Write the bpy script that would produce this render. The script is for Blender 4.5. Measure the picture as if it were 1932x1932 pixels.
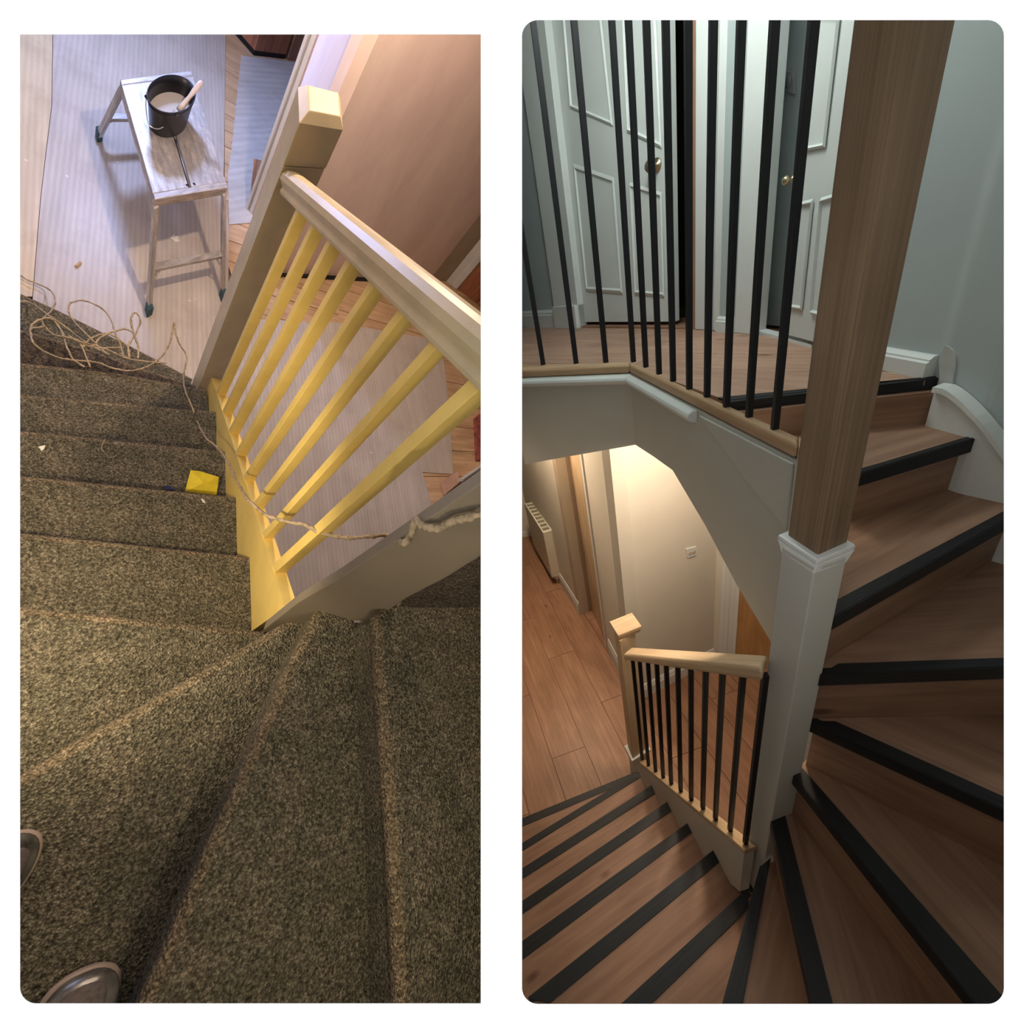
import bpy, bmesh, math, random
from mathutils import Vector, Matrix
from mathutils.geometry import delaunay_2d_cdt
random.seed(7)
C = bpy.context.scene
for o in list(bpy.data.objects): bpy.data.objects.remove(o)
COL = C.collection
# ------------------------------------------------------------------ camera, world, exposure
F = 820.0                                   # focal length in pixels of the 1932 px frame
def nrm(v): return v.normalized()
class Room:
    """A room with its own vertical. (nx,ny) is where its plumb lines meet in the view, which fixes how it hangs to the lens."""
    def __init__(s, nx, ny):
        s.v = nrm(Vector((nx-966, ny-966, F)))
        e1 = Vector((1, 0, 0)); e1 -= s.v*e1.dot(s.v); s.e1 = nrm(e1)
        s.e2 = (-s.v).cross(s.e1)
    def ray(s, px, py):
        d = Vector((px-966, py-966, F))
        return Vector((d.dot(s.e1), d.dot(s.e2), -d.dot(s.v)))
    def P(s, px, py, h):                    # point of the level plane h seen at px,py
        r = s.ray(px, py); return r*(h/r.z)
    def W(s, px, py, a, b):                 # point of the upright plane over plan line a-b
        r = s.ray(px, py); d = Vector((b[0]-a[0], b[1]-a[1])); n = Vector((-d.y, d.x))
        t = (n.x*a[0]+n.y*a[1])/(n.x*r.x+n.y*r.y); return r*t
    def cam(s, q):                          # room -> lens coordinates (x right, y down, z ahead)
        return s.e1*q[0]+s.e2*q[1]-s.v*q[2]
    def px(s, q):
        c = s.cam(q); return Vector((966+F*c.x/c.z, 966+F*c.y/c.z))
    def V(s, q, py):                        # height on the plumb line over q seen at image row py
        a = s.cam((q[0], q[1], 0)); u = -s.v; k = (py-966)/F
        return (k*a.z-a.y)/(u.y-k*u.z)
    def top(s, q, cap=2.4, z=0.5):         # how high a wall may go before it meets the front wall
        a = s.cam((q[0], q[1], 0)); return min(cap, (a.z-z)/s.v.z)
R = Room(1306, 2425)                        # finished stairwell (right)
L = Room(96, 1460)                          # stairwell under renovation (left)
RL = [-.46-.21*k for k in range(16)]        # right: landing is level 0, hall floor level 15
RL[0:8] = [-.54, -.67, -.84, -1.03, -1.24, -1.47, -1.70, -1.92]
RF = RL[15]
LA = -1.6; LRZ = .185
def LL(k): return LA-LRZ*k                  # left: level 0 is the winder the shoes stand on, hall floor level 9
LF = LL(9)
HC = -RF                                    # eye height over the right hall floor
BASE = Matrix.Translation((0, 0, HC))
cm = Matrix((( R.e1.x, -R.e1.y, -R.e1.z, 0), (R.e2.x, -R.e2.y, -R.e2.z, 0), (-R.v.x, R.v.y, R.v.z, 0), (0, 0, 0, 1)))
CAMM = BASE @ cm
R.M = BASE
lc = Matrix(((L.e1.x, L.e2.x, -L.v.x, 0), (-L.e1.y, -L.e2.y, L.v.y, 0), (-L.e1.z, -L.e2.z, L.v.z, 0), (0, 0, 0, 1)))
L.M = CAMM @ lc
class CamRoom:                              # frame of the shell around both stairwells
    M = CAMM
S = CamRoom()
cd = bpy.data.cameras.new('camera'); cam = bpy.data.objects.new('camera', cd); COL.objects.link(cam)
cam.matrix_world = CAMM; cd.sensor_width = 36; cd.lens = 36*F/1932; cd.clip_start = .01; C.camera = cam
w = bpy.data.worlds.new('sky'); C.world = w; w.use_nodes = True
w.node_tree.nodes['Background'].inputs[0].default_value = (1, 1, 1, 1)
w.node_tree.nodes['Background'].inputs[1].default_value = 1.03
C.view_settings.view_transform = 'Standard'; C.view_settings.look = 'None'
C.view_settings.exposure = 0; C.view_settings.gamma = 1; C.view_settings.use_curve_mapping = False
def lamp(name, room, pos, power, col, size=.3, typ='POINT', aim=None, spot=None):
    ld = bpy.data.lights.new(name, typ); ld.energy = power; ld.color = col
    if typ == 'AREA': ld.size = size
    else: ld.shadow_soft_size = size
    if spot: ld.spot_size = math.radians(spot); ld.spot_blend = .7
    o = bpy.data.objects.new(name, ld); COL.objects.link(o)
    m = room.M @ Matrix.Translation(pos)
    if aim is not None:
        p = room.M @ Vector(pos); a = room.M @ Vector(aim)
        m = Matrix.Translation(p) @ (a-p).to_track_quat('-Z', 'Y').to_matrix().to_4x4()
    o.matrix_world = m; return o
def at(room, px, py, z):                    # room point at distance z on a line of sight
    c = Vector(((px-966)/F*z, (py-966)/F*z, z)); return Vector((c.dot(room.e1), c.dot(room.e2), -c.dot(room.v)))
# right: warm ceiling lamp of the hall, an unseen fill lamp added further down it, cool dim lamp over the landing
lamp('hall_ceiling_lamp', R, (.95, 1.9, -.90), 62, (1, .83, .63), .12)
lamp('hall_far_fill', R, R.P(976, 713, -.82), 75, (1, .80, .58), .12)
lamp('landing_lamp', R, (.55, 2.2, 1.25), 46, (.90, 1, .96), .2)
# left: warm bulb over the lower hall, cool lamp from the room beyond
lamp('hall_bulb', L, at(L, 915, -400, 1.6), 145, (1, .76, .56), .05)
lamp('work_lamp', L, at(L, 250, -420, 2.6), 150, (.42, .54, 1), .12)
lamp('landing_bulb', L, (.48, -.33, -.6), 5.5, (1, .84, .60), .03)
lamp('stair_fill_spot', L, (-.38, .22, -1.0), 42, (1, .82, .56), .04, 'SPOT', (.0, 1.0, -2.3), 125)  # unseen spot added so the stair nosings cast shadows

# ------------------------------------------------------------------ materials
MATS = {}
def nodemat(name, rough=.5, spec=.4, metal=0):
    m = bpy.data.materials.new(name); m.use_nodes = True; nt = m.node_tree
    b = nt.nodes['Principled BSDF']; b.inputs['Roughness'].default_value = rough
    b.inputs['Metallic'].default_value = metal; b.inputs['Specular IOR Level'].default_value = spec
    MATS[name] = m; return m, nt, b
def mapping(nt, sc, coord='UV'):
    tc = nt.nodes.new('ShaderNodeTexCoord'); mp = nt.nodes.new('ShaderNodeMapping')
    mp.inputs['Scale'].default_value = sc; nt.links.new(tc.outputs[coord], mp.inputs[0]); return mp.outputs[0]
def noise(nt, vec, scale, detail=4, rough=.6, dist=0):
    n = nt.nodes.new('ShaderNodeTexNoise'); n.inputs['Scale'].default_value = scale
    n.inputs['Detail'].default_value = detail; n.inputs['Roughness'].default_value = rough; n.inputs['Distortion'].default_value = dist
    nt.links.new(vec, n.inputs['Vector']); return n.outputs['Fac']
def ramp(nt, fac, stops):
    r = nt.nodes.new('ShaderNodeValToRGB'); e = r.color_ramp.elements
    while len(e) < len(stops): e.new(.5)
    for i, (p, c) in enumerate(stops): e[i].position = p; e[i].color = (*c, 1)
    nt.links.new(fac, r.inputs[0]); return r.outputs[0]
def mix(nt, a, b, fac, mode='MIX'):
    m = nt.nodes.new('ShaderNodeMixRGB'); m.blend_type = mode
    for i, x in ((1, a), (2, b)):
        if isinstance(x, tuple): m.inputs[i].default_value = (*x, 1)
        else: nt.links.new(x, m.inputs[i])
    if isinstance(fac, (int, float)): m.inputs[0].default_value = fac
    else: nt.links.new(fac, m.inputs[0])
    return m.outputs[0]
def bump(nt, b, fac, strength, dist=.002):
    n = nt.nodes.new('ShaderNodeBump'); n.inputs['Strength'].default_value = strength; n.inputs['Distance'].default_value = dist
    nt.links.new(fac, n.inputs['Height']); nt.links.new(n.outputs[0], b.inputs['Normal'])
def paint(name, col, rough=.5, var=.06, sc=3, bs=.15, spec=.4):
    m, nt, b = nodemat(name, rough, spec)
    v = mapping(nt, (1, 1, 1), 'Object'); n = noise(nt, v, sc, 5)
    c = tuple(max(0, x*(1-var*2)) for x in col); d = tuple(min(1, x*(1+var)) for x in col)
    nt.links.new(ramp(nt, n, [(.3, c), (.7, d)]), b.inputs['Base Color'])
    bump(nt, b, noise(nt, v, sc*30, 3), bs); return m
def wood(name, dark, light, rough=.45, vs=22, us=1.3, knots=True, bs=.1, spec=.3):
    m, nt, b = nodemat(name, rough, spec)
    oi = nt.nodes.new('ShaderNodeObjectInfo'); tc = nt.nodes.new('ShaderNodeTexCoord')
    va = nt.nodes.new('ShaderNodeVectorMath'); va.operation = 'ADD'
    cx = nt.nodes.new('ShaderNodeCombineXYZ'); mu = nt.nodes.new('ShaderNodeMath'); mu.operation = 'MULTIPLY'; mu.inputs[1].default_value = 37
    nt.links.new(oi.outputs['Random'], mu.inputs[0]); nt.links.new(mu.outputs[0], cx.inputs[0]); nt.links.new(mu.outputs[0], cx.inputs[1])
    nt.links.new(tc.outputs['UV'], va.inputs[0]); nt.links.new(cx.outputs[0], va.inputs[1])
    mp = nt.nodes.new('ShaderNodeMapping'); mp.inputs['Scale'].default_value = (us, vs, 1); nt.links.new(va.outputs[0], mp.inputs[0])
    n1 = noise(nt, mp.outputs[0], 1.6, 6, .65, .6)
    mp2 = nt.nodes.new('ShaderNodeMapping'); mp2.inputs['Scale'].default_value = (2.2, 5, 1); nt.links.new(va.outputs[0], mp2.inputs[0])
    n2 = noise(nt, mp2.outputs[0], 1.2, 3, .5, .3)
    c = ramp(nt, n1, [(.28, dark), (.72, light)])
    c2 = ramp(nt, n2, [(.3, (.72, .68, .64)), (.6, (1, 1, 1))])
    c = mix(nt, c, c2, .8, 'MULTIPLY')
    if knots:
        vo = nt.nodes.new('ShaderNodeTexVoronoi'); vo.inputs['Scale'].default_value = 1.5
        mp3 = nt.nodes.new('ShaderNodeMapping'); mp3.inputs['Scale'].default_value = (1.6, 4, 1); nt.links.new(va.outputs[0], mp3.inputs[0])
        nt.links.new(mp3.outputs[0], vo.inputs['Vector'])
        k = ramp(nt, vo.outputs['Distance'], [(.035, (.35, .25, .2)), (.11, (1, 1, 1))])
        c = mix(nt, c, k, .8, 'MULTIPLY')
    nt.links.new(c, b.inputs['Base Color']); bump(nt, b, n1, bs); return m
OAKF = wood('oak_floor', (.29, .145, .085), (.45, .26, .165), .42)
OAKL = wood('oak_landing', (.40, .22, .15), (.56, .36, .26), .42, 14)
OAKT = wood('oak_tread', (.24, .13, .085), (.39, .235, .155), .45)
OAK = wood('raw_oak', (.46, .29, .16), (.66, .45, .28), .5, 34, .8, False, .2)
OAKS = wood('ribbed_oak', (.15, .095, .055), (.31, .21, .13), .55, 70, .5, False, .4)
OAKP = wood('pale_oak', (.48, .34, .20), (.66, .50, .33), .5, 26, .8, False)
PINE = wood('floorboard_pine', (.52, .32, .17), (.78, .55, .34), .6, 16, 1)
REDW = wood('red_brown_wood', (.26, .10, .05), (.48, .20, .11), .45, 20, 1, False)
DOORO = wood('oak_veneer', (.50, .26, .10), (.66, .38, .17), .5, 30, .8, False)
BRWN = wood('aged_timber', (.25, .13, .08), (.42, .24, .16), .6, 16, 1)
m, nt, b = nodemat('black_nosing', .5, .35)
v = mapping(nt, (1.2, 60, 1)); n = noise(nt, v, 2, 4)
nt.links.new(ramp(nt, n, [(.3, (.006, .006, .007)), (.75, (.018, .018, .02))]), b.inputs['Base Color']); bump(nt, b, n, .15)
NOSE = m
BLACK = paint('black_metal', (.006, .006, .009), .5, .1, 4, .03)
WHITE = paint('white_gloss_paint', (.72, .74, .72), .35, .03, 2, .03)
DOORW = paint('white_door_paint', (.66, .69, .67), .4, .03, 2, .05)
GREYW = paint('grey_green_wall', (.42, .47, .47), .7, .04, 1.2, .12)
STRW = paint('stairwell_white', (.56, .55, .50), .6, .04, 1.5, .1)
CREAMW = paint('cream_hall_wall', (.72, .67, .58), .7, .03, 1.5, .1)
BEIGE = paint('beige_gloss', (.52, .42, .32), .4, .04, 2, .03)
RADW = paint('radiator_enamel', (.74, .70, .58), .35, .03, 2, .02)
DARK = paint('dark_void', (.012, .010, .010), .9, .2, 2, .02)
GREYD = paint('grey_shell', (.35, .34, .33), .9, .05, .5, .02)
MOUNT = paint('bright_white_wall', (.985, .985, .985), .9, .0, 1, .0, .0)
FILL = paint('wall_filler', (.50, .52, .50), .8, .1, 9, .2)
BRASS, nt, b = nodemat('aged_brass', .28, .5, 1.0); b.inputs['Base Color'].default_value = (.50, .42, .28, 1)
CHROME, nt, b = nodemat('chrome', .25, .5, 1.0); b.inputs['Base Color'].default_value = (.7, .68, .64, 1)
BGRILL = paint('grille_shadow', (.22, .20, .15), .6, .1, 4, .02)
# left room
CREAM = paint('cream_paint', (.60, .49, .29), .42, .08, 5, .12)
CREAMSH = paint('shaded_cream_paint', (.27, .225, .16), .5, .06, 4, .1)  # same cream paint with shade worked into the colour
YELP = paint('yellow_lit_cream_paint', (.92, .68, .20), .38, .07, 5, .10)  # cream paint with yellow light put into its colour
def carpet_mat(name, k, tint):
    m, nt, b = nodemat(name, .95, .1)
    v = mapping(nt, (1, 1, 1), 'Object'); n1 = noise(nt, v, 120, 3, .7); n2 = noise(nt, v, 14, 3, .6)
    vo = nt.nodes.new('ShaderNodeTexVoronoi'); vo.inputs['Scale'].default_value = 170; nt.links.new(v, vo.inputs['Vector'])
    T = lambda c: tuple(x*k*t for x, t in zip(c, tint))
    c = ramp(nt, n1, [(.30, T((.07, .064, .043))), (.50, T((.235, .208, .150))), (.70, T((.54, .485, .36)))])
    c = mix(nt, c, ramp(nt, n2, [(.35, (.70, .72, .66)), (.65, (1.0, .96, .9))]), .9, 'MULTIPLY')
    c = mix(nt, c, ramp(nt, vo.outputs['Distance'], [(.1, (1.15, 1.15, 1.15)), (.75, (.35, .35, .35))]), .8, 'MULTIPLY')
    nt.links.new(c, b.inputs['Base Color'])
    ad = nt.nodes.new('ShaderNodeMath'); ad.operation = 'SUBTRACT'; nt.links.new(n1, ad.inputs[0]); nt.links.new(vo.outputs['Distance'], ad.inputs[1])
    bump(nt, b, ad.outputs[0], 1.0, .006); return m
CARPET = carpet_mat('carpet', 1.0, (1, 1, 1)); CARPETW = carpet_mat('carpet_worn_nosing', 1.22, (1.1, .98, .9)); CARPETD = carpet_mat('carpet_dusty_shaded', .62, (1.1, .98, 1.05))
m, nt, b = nodemat('skimmed_plaster', .75, .25)
v = mapping(nt, (1, 1, .35), 'Object'); n1 = noise(nt, v, 1.6, 5, .6, .8); n2 = noise(nt, v, 7, 5, .6, 1)
c = ramp(nt, n1, [(.3, (.78, .60, .54)), (.5, (.86, .68, .61)), (.7, (.90, .74, .63))])
c = mix(nt, c, ramp(nt, n2, [(.3, (.9, .88, .88)), (.7, (1.05, 1.05, 1.05))]), .5, 'MULTIPLY')
nt.links.new(c, b.inputs['Base Color']); bump(nt, b, n2, .1, .003); PLASTER = m
BEIGEW = paint('bare_wall_strip', (.50, .42, .30), .75, .08, 4, .2)
def sheet_mat(name, lo, hi, band=95):
    m, nt, b = nodemat(name, .42, .45)
    v = mapping(nt, (1, 1, 1)); wv = nt.nodes.new('ShaderNodeTexWave'); wv.wave_type = 'BANDS'; wv.bands_direction = 'Y'
    wv.inputs['Scale'].default_value = band/6.28; wv.inputs['Distortion'].default_value = .9; wv.inputs['Detail'].default_value = 2; nt.links.new(v, wv.inputs['Vector'])
    v2 = mapping(nt, (.6, 6, 1)); n2 = noise(nt, v2, 2.2, 5, .6)
    n3 = noise(nt, mapping(nt, (1, 1, 1)), 3, 5, .65)
    c = ramp(nt, wv.outputs['Fac'], [(.1, lo), (.9, hi)])
    c = mix(nt, c, ramp(nt, n2, [(.3, (.80, .78, .76)), (.7, (1.04, 1.03, 1.02))]), .8, 'MULTIPLY')
    c = mix(nt, c, ramp(nt, n3, [(.28, (.78, .74, .72)), (.5, (1, 1, 1))]), .6, 'MULTIPLY')
    vo = nt.nodes.new('ShaderNodeTexVoronoi'); vo.inputs['Scale'].default_value = 4.5; nt.links.new(mapping(nt, (1, 1, 1)), vo.inputs['Vector'])
    s = ramp(nt, vo.outputs['Distance'], [(.035, (1, 1, 1)), (.05, (0, 0, 0))])
    c = mix(nt, c, (.9, .86, .8), mix(nt, s, (.6, .6, .6), 1, 'MULTIPLY'))
    nt.links.new(c, b.inputs['Base Color']); bump(nt, b, wv.outputs['Fac'], .12, .002); return m
SHEET = sheet_mat('floor_protection_board', (.58, .52, .46), (.64, .575, .51), 62)
SHEETY = sheet_mat('yellowish_protection_board', (.72, .58, .38), (.77, .63, .42), 62)  # yellower variant for the left edge of the floor
SHEETW = sheet_mat('whitened_board', (.60, .585, .565), (.66, .64, .62), 30)
m, nt, b = nodemat('worn_aluminium', .48, .5, .55)
v = mapping(nt, (2, 14, 1)); n = noise(nt, v, 2.5, 6, .7); n2 = noise(nt, mapping(nt, (1, 1, 1), 'Object'), 9, 5, .7)
c = ramp(nt, n, [(.3, (.34, .29, .25)), (.6, (.62, .58, .55))]); c = mix(nt, c, ramp(nt, n2, [(.5, (1, 1, 1)), (.62, (1.3, 1.28, 1.2))]), .8, 'MULTIPLY')
nt.links.new(c, b.inputs['Base Color']); bump(nt, b, n, .2); ALU = m
BKT = paint('black_plastic', (.012, .012, .014), .42, .1, 5, .02)
PNT = paint('grey_white_emulsion', (.50, .47, .43), .3, .03, 8, .02)
ROPE = paint('jute_twine', (.52, .40, .25), .8, .25, 60, .5)
SAND = paint('yellow_sandpaper', (.85, .66, .04), .7, .08, 20, .2)
BLUEP = paint('blue_scrap', (.03, .03, .16), .5, .1, 9, .1)
FLAKE = paint('white_paint_flake', (.85, .82, .70), .6, .05, 9, .1)
GREENR = paint('green_rubber', (.03, .085, .095), .6, .1, 9, .1)
SHOE = paint('glossy_grey_shoe', (.13, .12, .10), .18, .35, 22, .1, .6)
SHOEM = paint('shoe_mesh', (.28, .23, .19), .6, .2, 120, 1)
SOLE = paint('tan_rubber_sole', (.42, .32, .24), .5, .1, 9, .1)
PINKW = paint('pink_primer_wood', (.62, .40, .30), .6, .08, 8, .1)
BRICKR = paint('red_brick_edge', (.40, .12, .09), .85, .3, 22, .6)
TRIMW = paint('white_trim_paint', (.74, .73, .72), .4, .04, 3, .04)
WIRE, nt, b = nodemat('steel_wire', .3, .5, 1.0); b.inputs['Base Color'].default_value = (.8, .8, .8, 1)

# ------------------------------------------------------------------ mesh helpers
class MB:
    def __init__(s): s.v = []; s.f = []
    def add(s, vs, fs):
        n = len(s.v); s.v += [Vector(v) for v in vs]; s.f += [[i+n for i in f] for f in fs]; return s
    def prism(s, bot, top):                 # two matching loops -> closed solid
        n = len(bot)
        return s.add(list(bot)+list(top), [list(range(n))[::-1], list(range(n, 2*n))]+[[i, (i+1) % n, n+(i+1) % n, n+i] for i in range(n)])
    def slab(s, poly, h1, h0):              # plan polygon between heights
        return s.prism([(p[0], p[1], h0) for p in poly], [(p[0], p[1], h1) for p in poly])
    def plate(s, pts, off):                 # 3-D polygon given thickness by an offset vector
        off = Vector(off); return s.prism([Vector(p)+off for p in pts], pts)
    def tube(s, path, rad, n=8):
        path = [Vector(p) for p in path]; m = len(path); rr = rad if isinstance(rad, (list, tuple)) else [rad]*m
        vs = []; ref = None
        for i, p in enumerate(path):
            t = nrm(path[min(i+1, m-1)]-path[max(i-1, 0)])
            if ref is None: ref = Vector((0, 0, 1)) if abs(t.z) < .9 else Vector((1, 0, 0))
            a = nrm(ref-t*ref.dot(t)); bb = t.cross(a); ref = a
            vs += [p+(a*math.cos(2*math.pi*k/n)+bb*math.sin(2*math.pi*k/n))*rr[i] for k in range(n)]
        fs = [[i*n+k, i*n+(k+1) % n, (i+1)*n+(k+1) % n, (i+1)*n+k] for i in range(m-1) for k in range(n)]
        return s.add(vs, fs+[list(range(n))[::-1], [(m-1)*n+k for k in range(n)]])
    def sweep(s, prof, a, b):               # profile (across, up) swept along a->b, across is level
        a = Vector(a); b = Vector(b); t = nrm(b-a); x = nrm(t.cross(Vector((0, 0, 1)))); y = x.cross(t)
        return s.prism([a+x*p+y*q for p, q in prof], [b+x*p+y*q for p, q in prof])
    def lathe(s, c, prof, n=32, ax=None):
        c = Vector(c); z = Vector((0, 0, 1)) if ax is None else nrm(Vector(ax))
        x = nrm(z.orthogonal()); y = z.cross(x); m = len(prof)
        vs = [c+z*h+(x*math.cos(2*math.pi*k/n)+y*math.sin(2*math.pi*k/n))*r for r, h in prof for k in range(n)]
        fs = [[i*n+k, i*n+(k+1) % n, (i+1)*n+(k+1) % n, (i+1)*n+k] for i in range(m-1) for k in range(n)]
        return s.add(vs, fs+[list(range(n))[::-1], [(m-1)*n+k for k in range(n)]])
    def box(s, o, x, y, z):
        o, x, y, z = map(Vector, (o, x, y, z)); return s.prism([o, o+x, o+x+y, o+y], [o+z, o+x+z, o+x+y+z, o+y+z])
    def build(s, name, mat, room, parent=None, u=None, bev=0, smooth=False, label=None, seg=2, sub=0):
        zs = min(v.z for v in s.v); org = Vector((sum(v.x for v in s.v)/len(s.v), sum(v.y for v in s.v)/len(s.v), zs))
        me = bpy.data.meshes.new(name); me.from_pydata([v-org for v in s.v], [], s.f); me.materials.append(mat)
        bm = bmesh.new(); bm.from_mesh(me); bmesh.ops.recalc_face_normals(bm, faces=bm.faces); bm.to_mesh(me); bm.free()
        u = nrm(Vector(u)) if u is not None else Vector((1, 0, 0))
        uvl = me.uv_layers.new(name='UVMap')
        for p in me.polygons:
            n = p.normal; w2 = n.cross(u)
            if w2.length < .3: w2 = Vector((0, 1, 0)) if abs(u.y) < .8 else Vector((0, 0, 1))
            for li in p.loop_indices:
                q = me.vertices[me.loops[li].vertex_index].co+org; uvl.data[li].uv = (q.dot(u), q.dot(nrm(w2)))
        if smooth:
            for p in me.polygons: p.use_smooth = True
        o = bpy.data.objects.new(name, me); COL.objects.link(o); o['_s'] = 1 if room is R else -1 if room is L else 0
        if parent is None: o.matrix_world = room.M @ Matrix.Translation(org); o['_o'] = list(org)
        else: o.parent = parent; o.location = org-Vector(parent['_o']); o['_o'] = list(org)
        if bev:
            md = o.modifiers.new('bevel', 'BEVEL'); md.width = bev; md.segments = seg; md.limit_method = 'ANGLE'; md.angle_limit = math.radians(40)
        if sub:
            md = o.modifiers.new('sub', 'SUBSURF'); md.levels = sub; md.render_levels = sub
        if label: o['label'] = label
        return o
def thing(name, room, org, label, cat, group=None):
    o = bpy.data.objects.new(name, None); COL.objects.link(o); o.empty_display_size = .1
    o.matrix_world = room.M @ Matrix.Translation(Vector(org)); o['_o'] = list(org)
    o['label'] = label; o['category'] = cat
    if group: o['group'] = group
    return o
def tag(o, label, cat, group=None):
    o['label'] = label; o['category'] = cat
    if group: o['group'] = group
    return o
def struct(o, label=None, cat='wall'):
    o['kind'] = 'structure'; o['category'] = cat
    o['label'] = label or (cat+' of the stairwell'); return o
def clip(poly, a, b):                       # keep the part of a plan polygon left of a->b
    out = []; n = Vector((-(b[1]-a[1]), b[0]-a[0]))
    f = lambda p: n.x*(p[0]-a[0])+n.y*(p[1]-a[1])
    for i in range(len(poly)):
        p, q = poly[i], poly[(i+1) % len(poly)]; fp, fq = f(p), f(q)
        if fp >= 0: out.append(p)
        if (fp >= 0) != (fq >= 0):
            t = fp/(fp-fq); out.append((p[0]+(q[0]-p[0])*t, p[1]+(q[1]-p[1])*t))
    return out
def xy(p): return (p[0], p[1])
def area(poly): return sum(poly[i][0]*poly[(i+1) % len(poly)][1]-poly[(i+1) % len(poly)][0]*poly[i][1] for i in range(len(poly)))/2
def planks(region, d, o, w, length, h1, h0, mat, room, parent, gap=.0025, stag=.4, rnd=.0012, minarea=.004, name='plank'):
    """floor planks of width w along plan direction d through o, clipped to a convex region"""
    if area(region) < 0: region = region[::-1]
    d = nrm(Vector((d[0], d[1]))); n = Vector((-d.y, d.x)); o = Vector((o[0], o[1]))
    js = [(Vector(p)-o).dot(n) for p in region]; us = [(Vector(p)-o).dot(d) for p in region]
    for j in range(math.floor(min(js)/w), math.ceil(max(js)/w)):
        off = ((j*stag) % 1)*length; k0 = math.floor((min(us)-off)/length); k1 = math.ceil((max(us)-off)/length)
        for k in range(k0, k1):
            a = off+k*length; q = [o+d*(a+gap)+n*(j*w+gap), o+d*(a+length-gap)+n*(j*w+gap), o+d*(a+length-gap)+n*((j+1)*w-gap), o+d*(a+gap)+n*((j+1)*w-gap)]
            q = [tuple(x) for x in q]
            for i in range(len(region)):
                q = clip(q, region[i], region[(i+1) % len(region)])
                if len(q) < 3: break
            if len(q) >= 3 and abs(area(q)) > minarea:
                dz = random.uniform(-rnd, 0)
                MB().slab(q, h1+dz, h0).build(name, mat, room, parent, u=(d.x, d.y, 0))

# ------------------------------------------------------------------ shell: white front wall with two openings, outer box, party wall
ZW = .44
def rrect(x0, y0, x1, y1, rad):             # rad per corner: tl, tr, br, bl   (pixels, y down)
    pts = []
    for (cx, cy, r, a0) in ((x0+rad[0], y0+rad[0], rad[0], 180), (x1-rad[1], y0+rad[1], rad[1], 270), (x1-rad[2], y1-rad[2], rad[2], 0), (x0+rad[3], y1-rad[3], rad[3], 90)):
        if r == 0: pts.append((cx, cy)); continue
        for k in range(9):
            a = math.radians(a0+90*k/8); pts.append((cx+r*math.cos(a), cy+r*math.sin(a)))
    return pts
holesF = [rrect(38, 65, 907, 1893, (0, 0, 0, 30)), rrect(985, 38, 1894, 1894, (30, 30, 30, 30))]
def flare(h, k): 
    cx = sum(p[0] for p in h)/len(h); cy = sum(p[1] for p in h)/len(h)
    return [(p[0]+(k if p[0] > cx else -k)*.35, p[1]+(k if p[1] > cy else -k)) for p in h]
holesB = [flare(h, 55) for h in holesF]
def tri_face(outer, holes, z):
    cu = bpy.data.curves.new('tmp', 'CURVE'); cu.dimensions = '2D'; cu.fill_mode = 'BOTH'
    for pts in [outer]+holes:
        sp = cu.splines.new('POLY'); sp.points.add(len(pts)-1); sp.use_cyclic_u = True
        for i, p in enumerate(pts): sp.points[i].co = (p[0], p[1], 0, 1)
    ob = bpy.data.objects.new('tmp', cu); me = bpy.data.meshes.new_from_object(ob)
    vs = [Vector((v.co.x, v.co.y, -z)) for v in me.vertices]; fs = [list(p.vertices) for p in me.polygons]
    bpy.data.objects.remove(ob); bpy.data.curves.remove(cu); bpy.data.meshes.remove(me); return vs, fs
def c2(p, z): return ((p[0]-966)/F*z, -(p[1]-966)/F*z)
BX = 9.0
mb = MB(); rect = [(-BX, -BX), (BX, -BX), (BX, BX), (-BX, BX)]
for hs, z in ((holesF, ZW), (holesB, ZW+.03)):
    mb.add(*tri_face(rect, [[c2(p, z) for p in h] for h in hs], z))
for hf, hb in zip(holesF, holesB):
    n = len(hf); mb.add([(*c2(p, ZW), -ZW) for p in hf]+[(*c2(p, ZW+.03), -ZW-.03) for p in hb], [[i, (i+1) % n, n+(i+1) % n, n+i] for i in range(n)])
struct(mb.build('wall_front', MOUNT, S), 'plain white front wall with a stairwell opening on each side')
for nm, o, x, y in (('shell_left', (-BX, -BX, -ZW), (0, 0, -10), (0, 2*BX, 0)), ('shell_right', (BX, -BX, -ZW), (0, 0, -10), (0, 2*BX, 0)),
                    ('shell_back', (-BX, -BX, -ZW-10), (2*BX, 0, 0), (0, 2*BX, 0)), ('ceiling', (-BX, BX, -ZW), (2*BX, 0, 0), (0, 0, -10)), ('floor', (-BX, -BX, -ZW), (2*BX, 0, 0), (0, 0, -10))):
    x = Vector(x); y = Vector(y); z = x.cross(y).normalized()*.02
    struct(MB().box(o, x, y, z).build(nm, GREYD, S), 'plain grey outer shell surface added to keep sky light out', 'wall')  # added box, keeps sky light out of the stairwells
xp = (945-966)/F                            # party wall, seen edge-on behind the white strip
mb = MB(); z0, z1 = ZW+.03, 10.4
mb.prism([(xp*z0-.005, -BX, -z0), (xp*z0+.005, -BX, -z0), (xp*z1+.005, -BX, -z1), (xp*z1-.005, -BX, -z1)], [(xp*z0-.005, BX, -z0), (xp*z0+.005, BX, -z0), (xp*z1+.005, BX, -z1), (xp*z1-.005, BX, -z1)])
struct(mb.build('wall_middle', GREYD, S), 'thin party wall dividing the two stairwells')

# ================================================================== RIGHT: finished oak stairwell
r = .21
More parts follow.
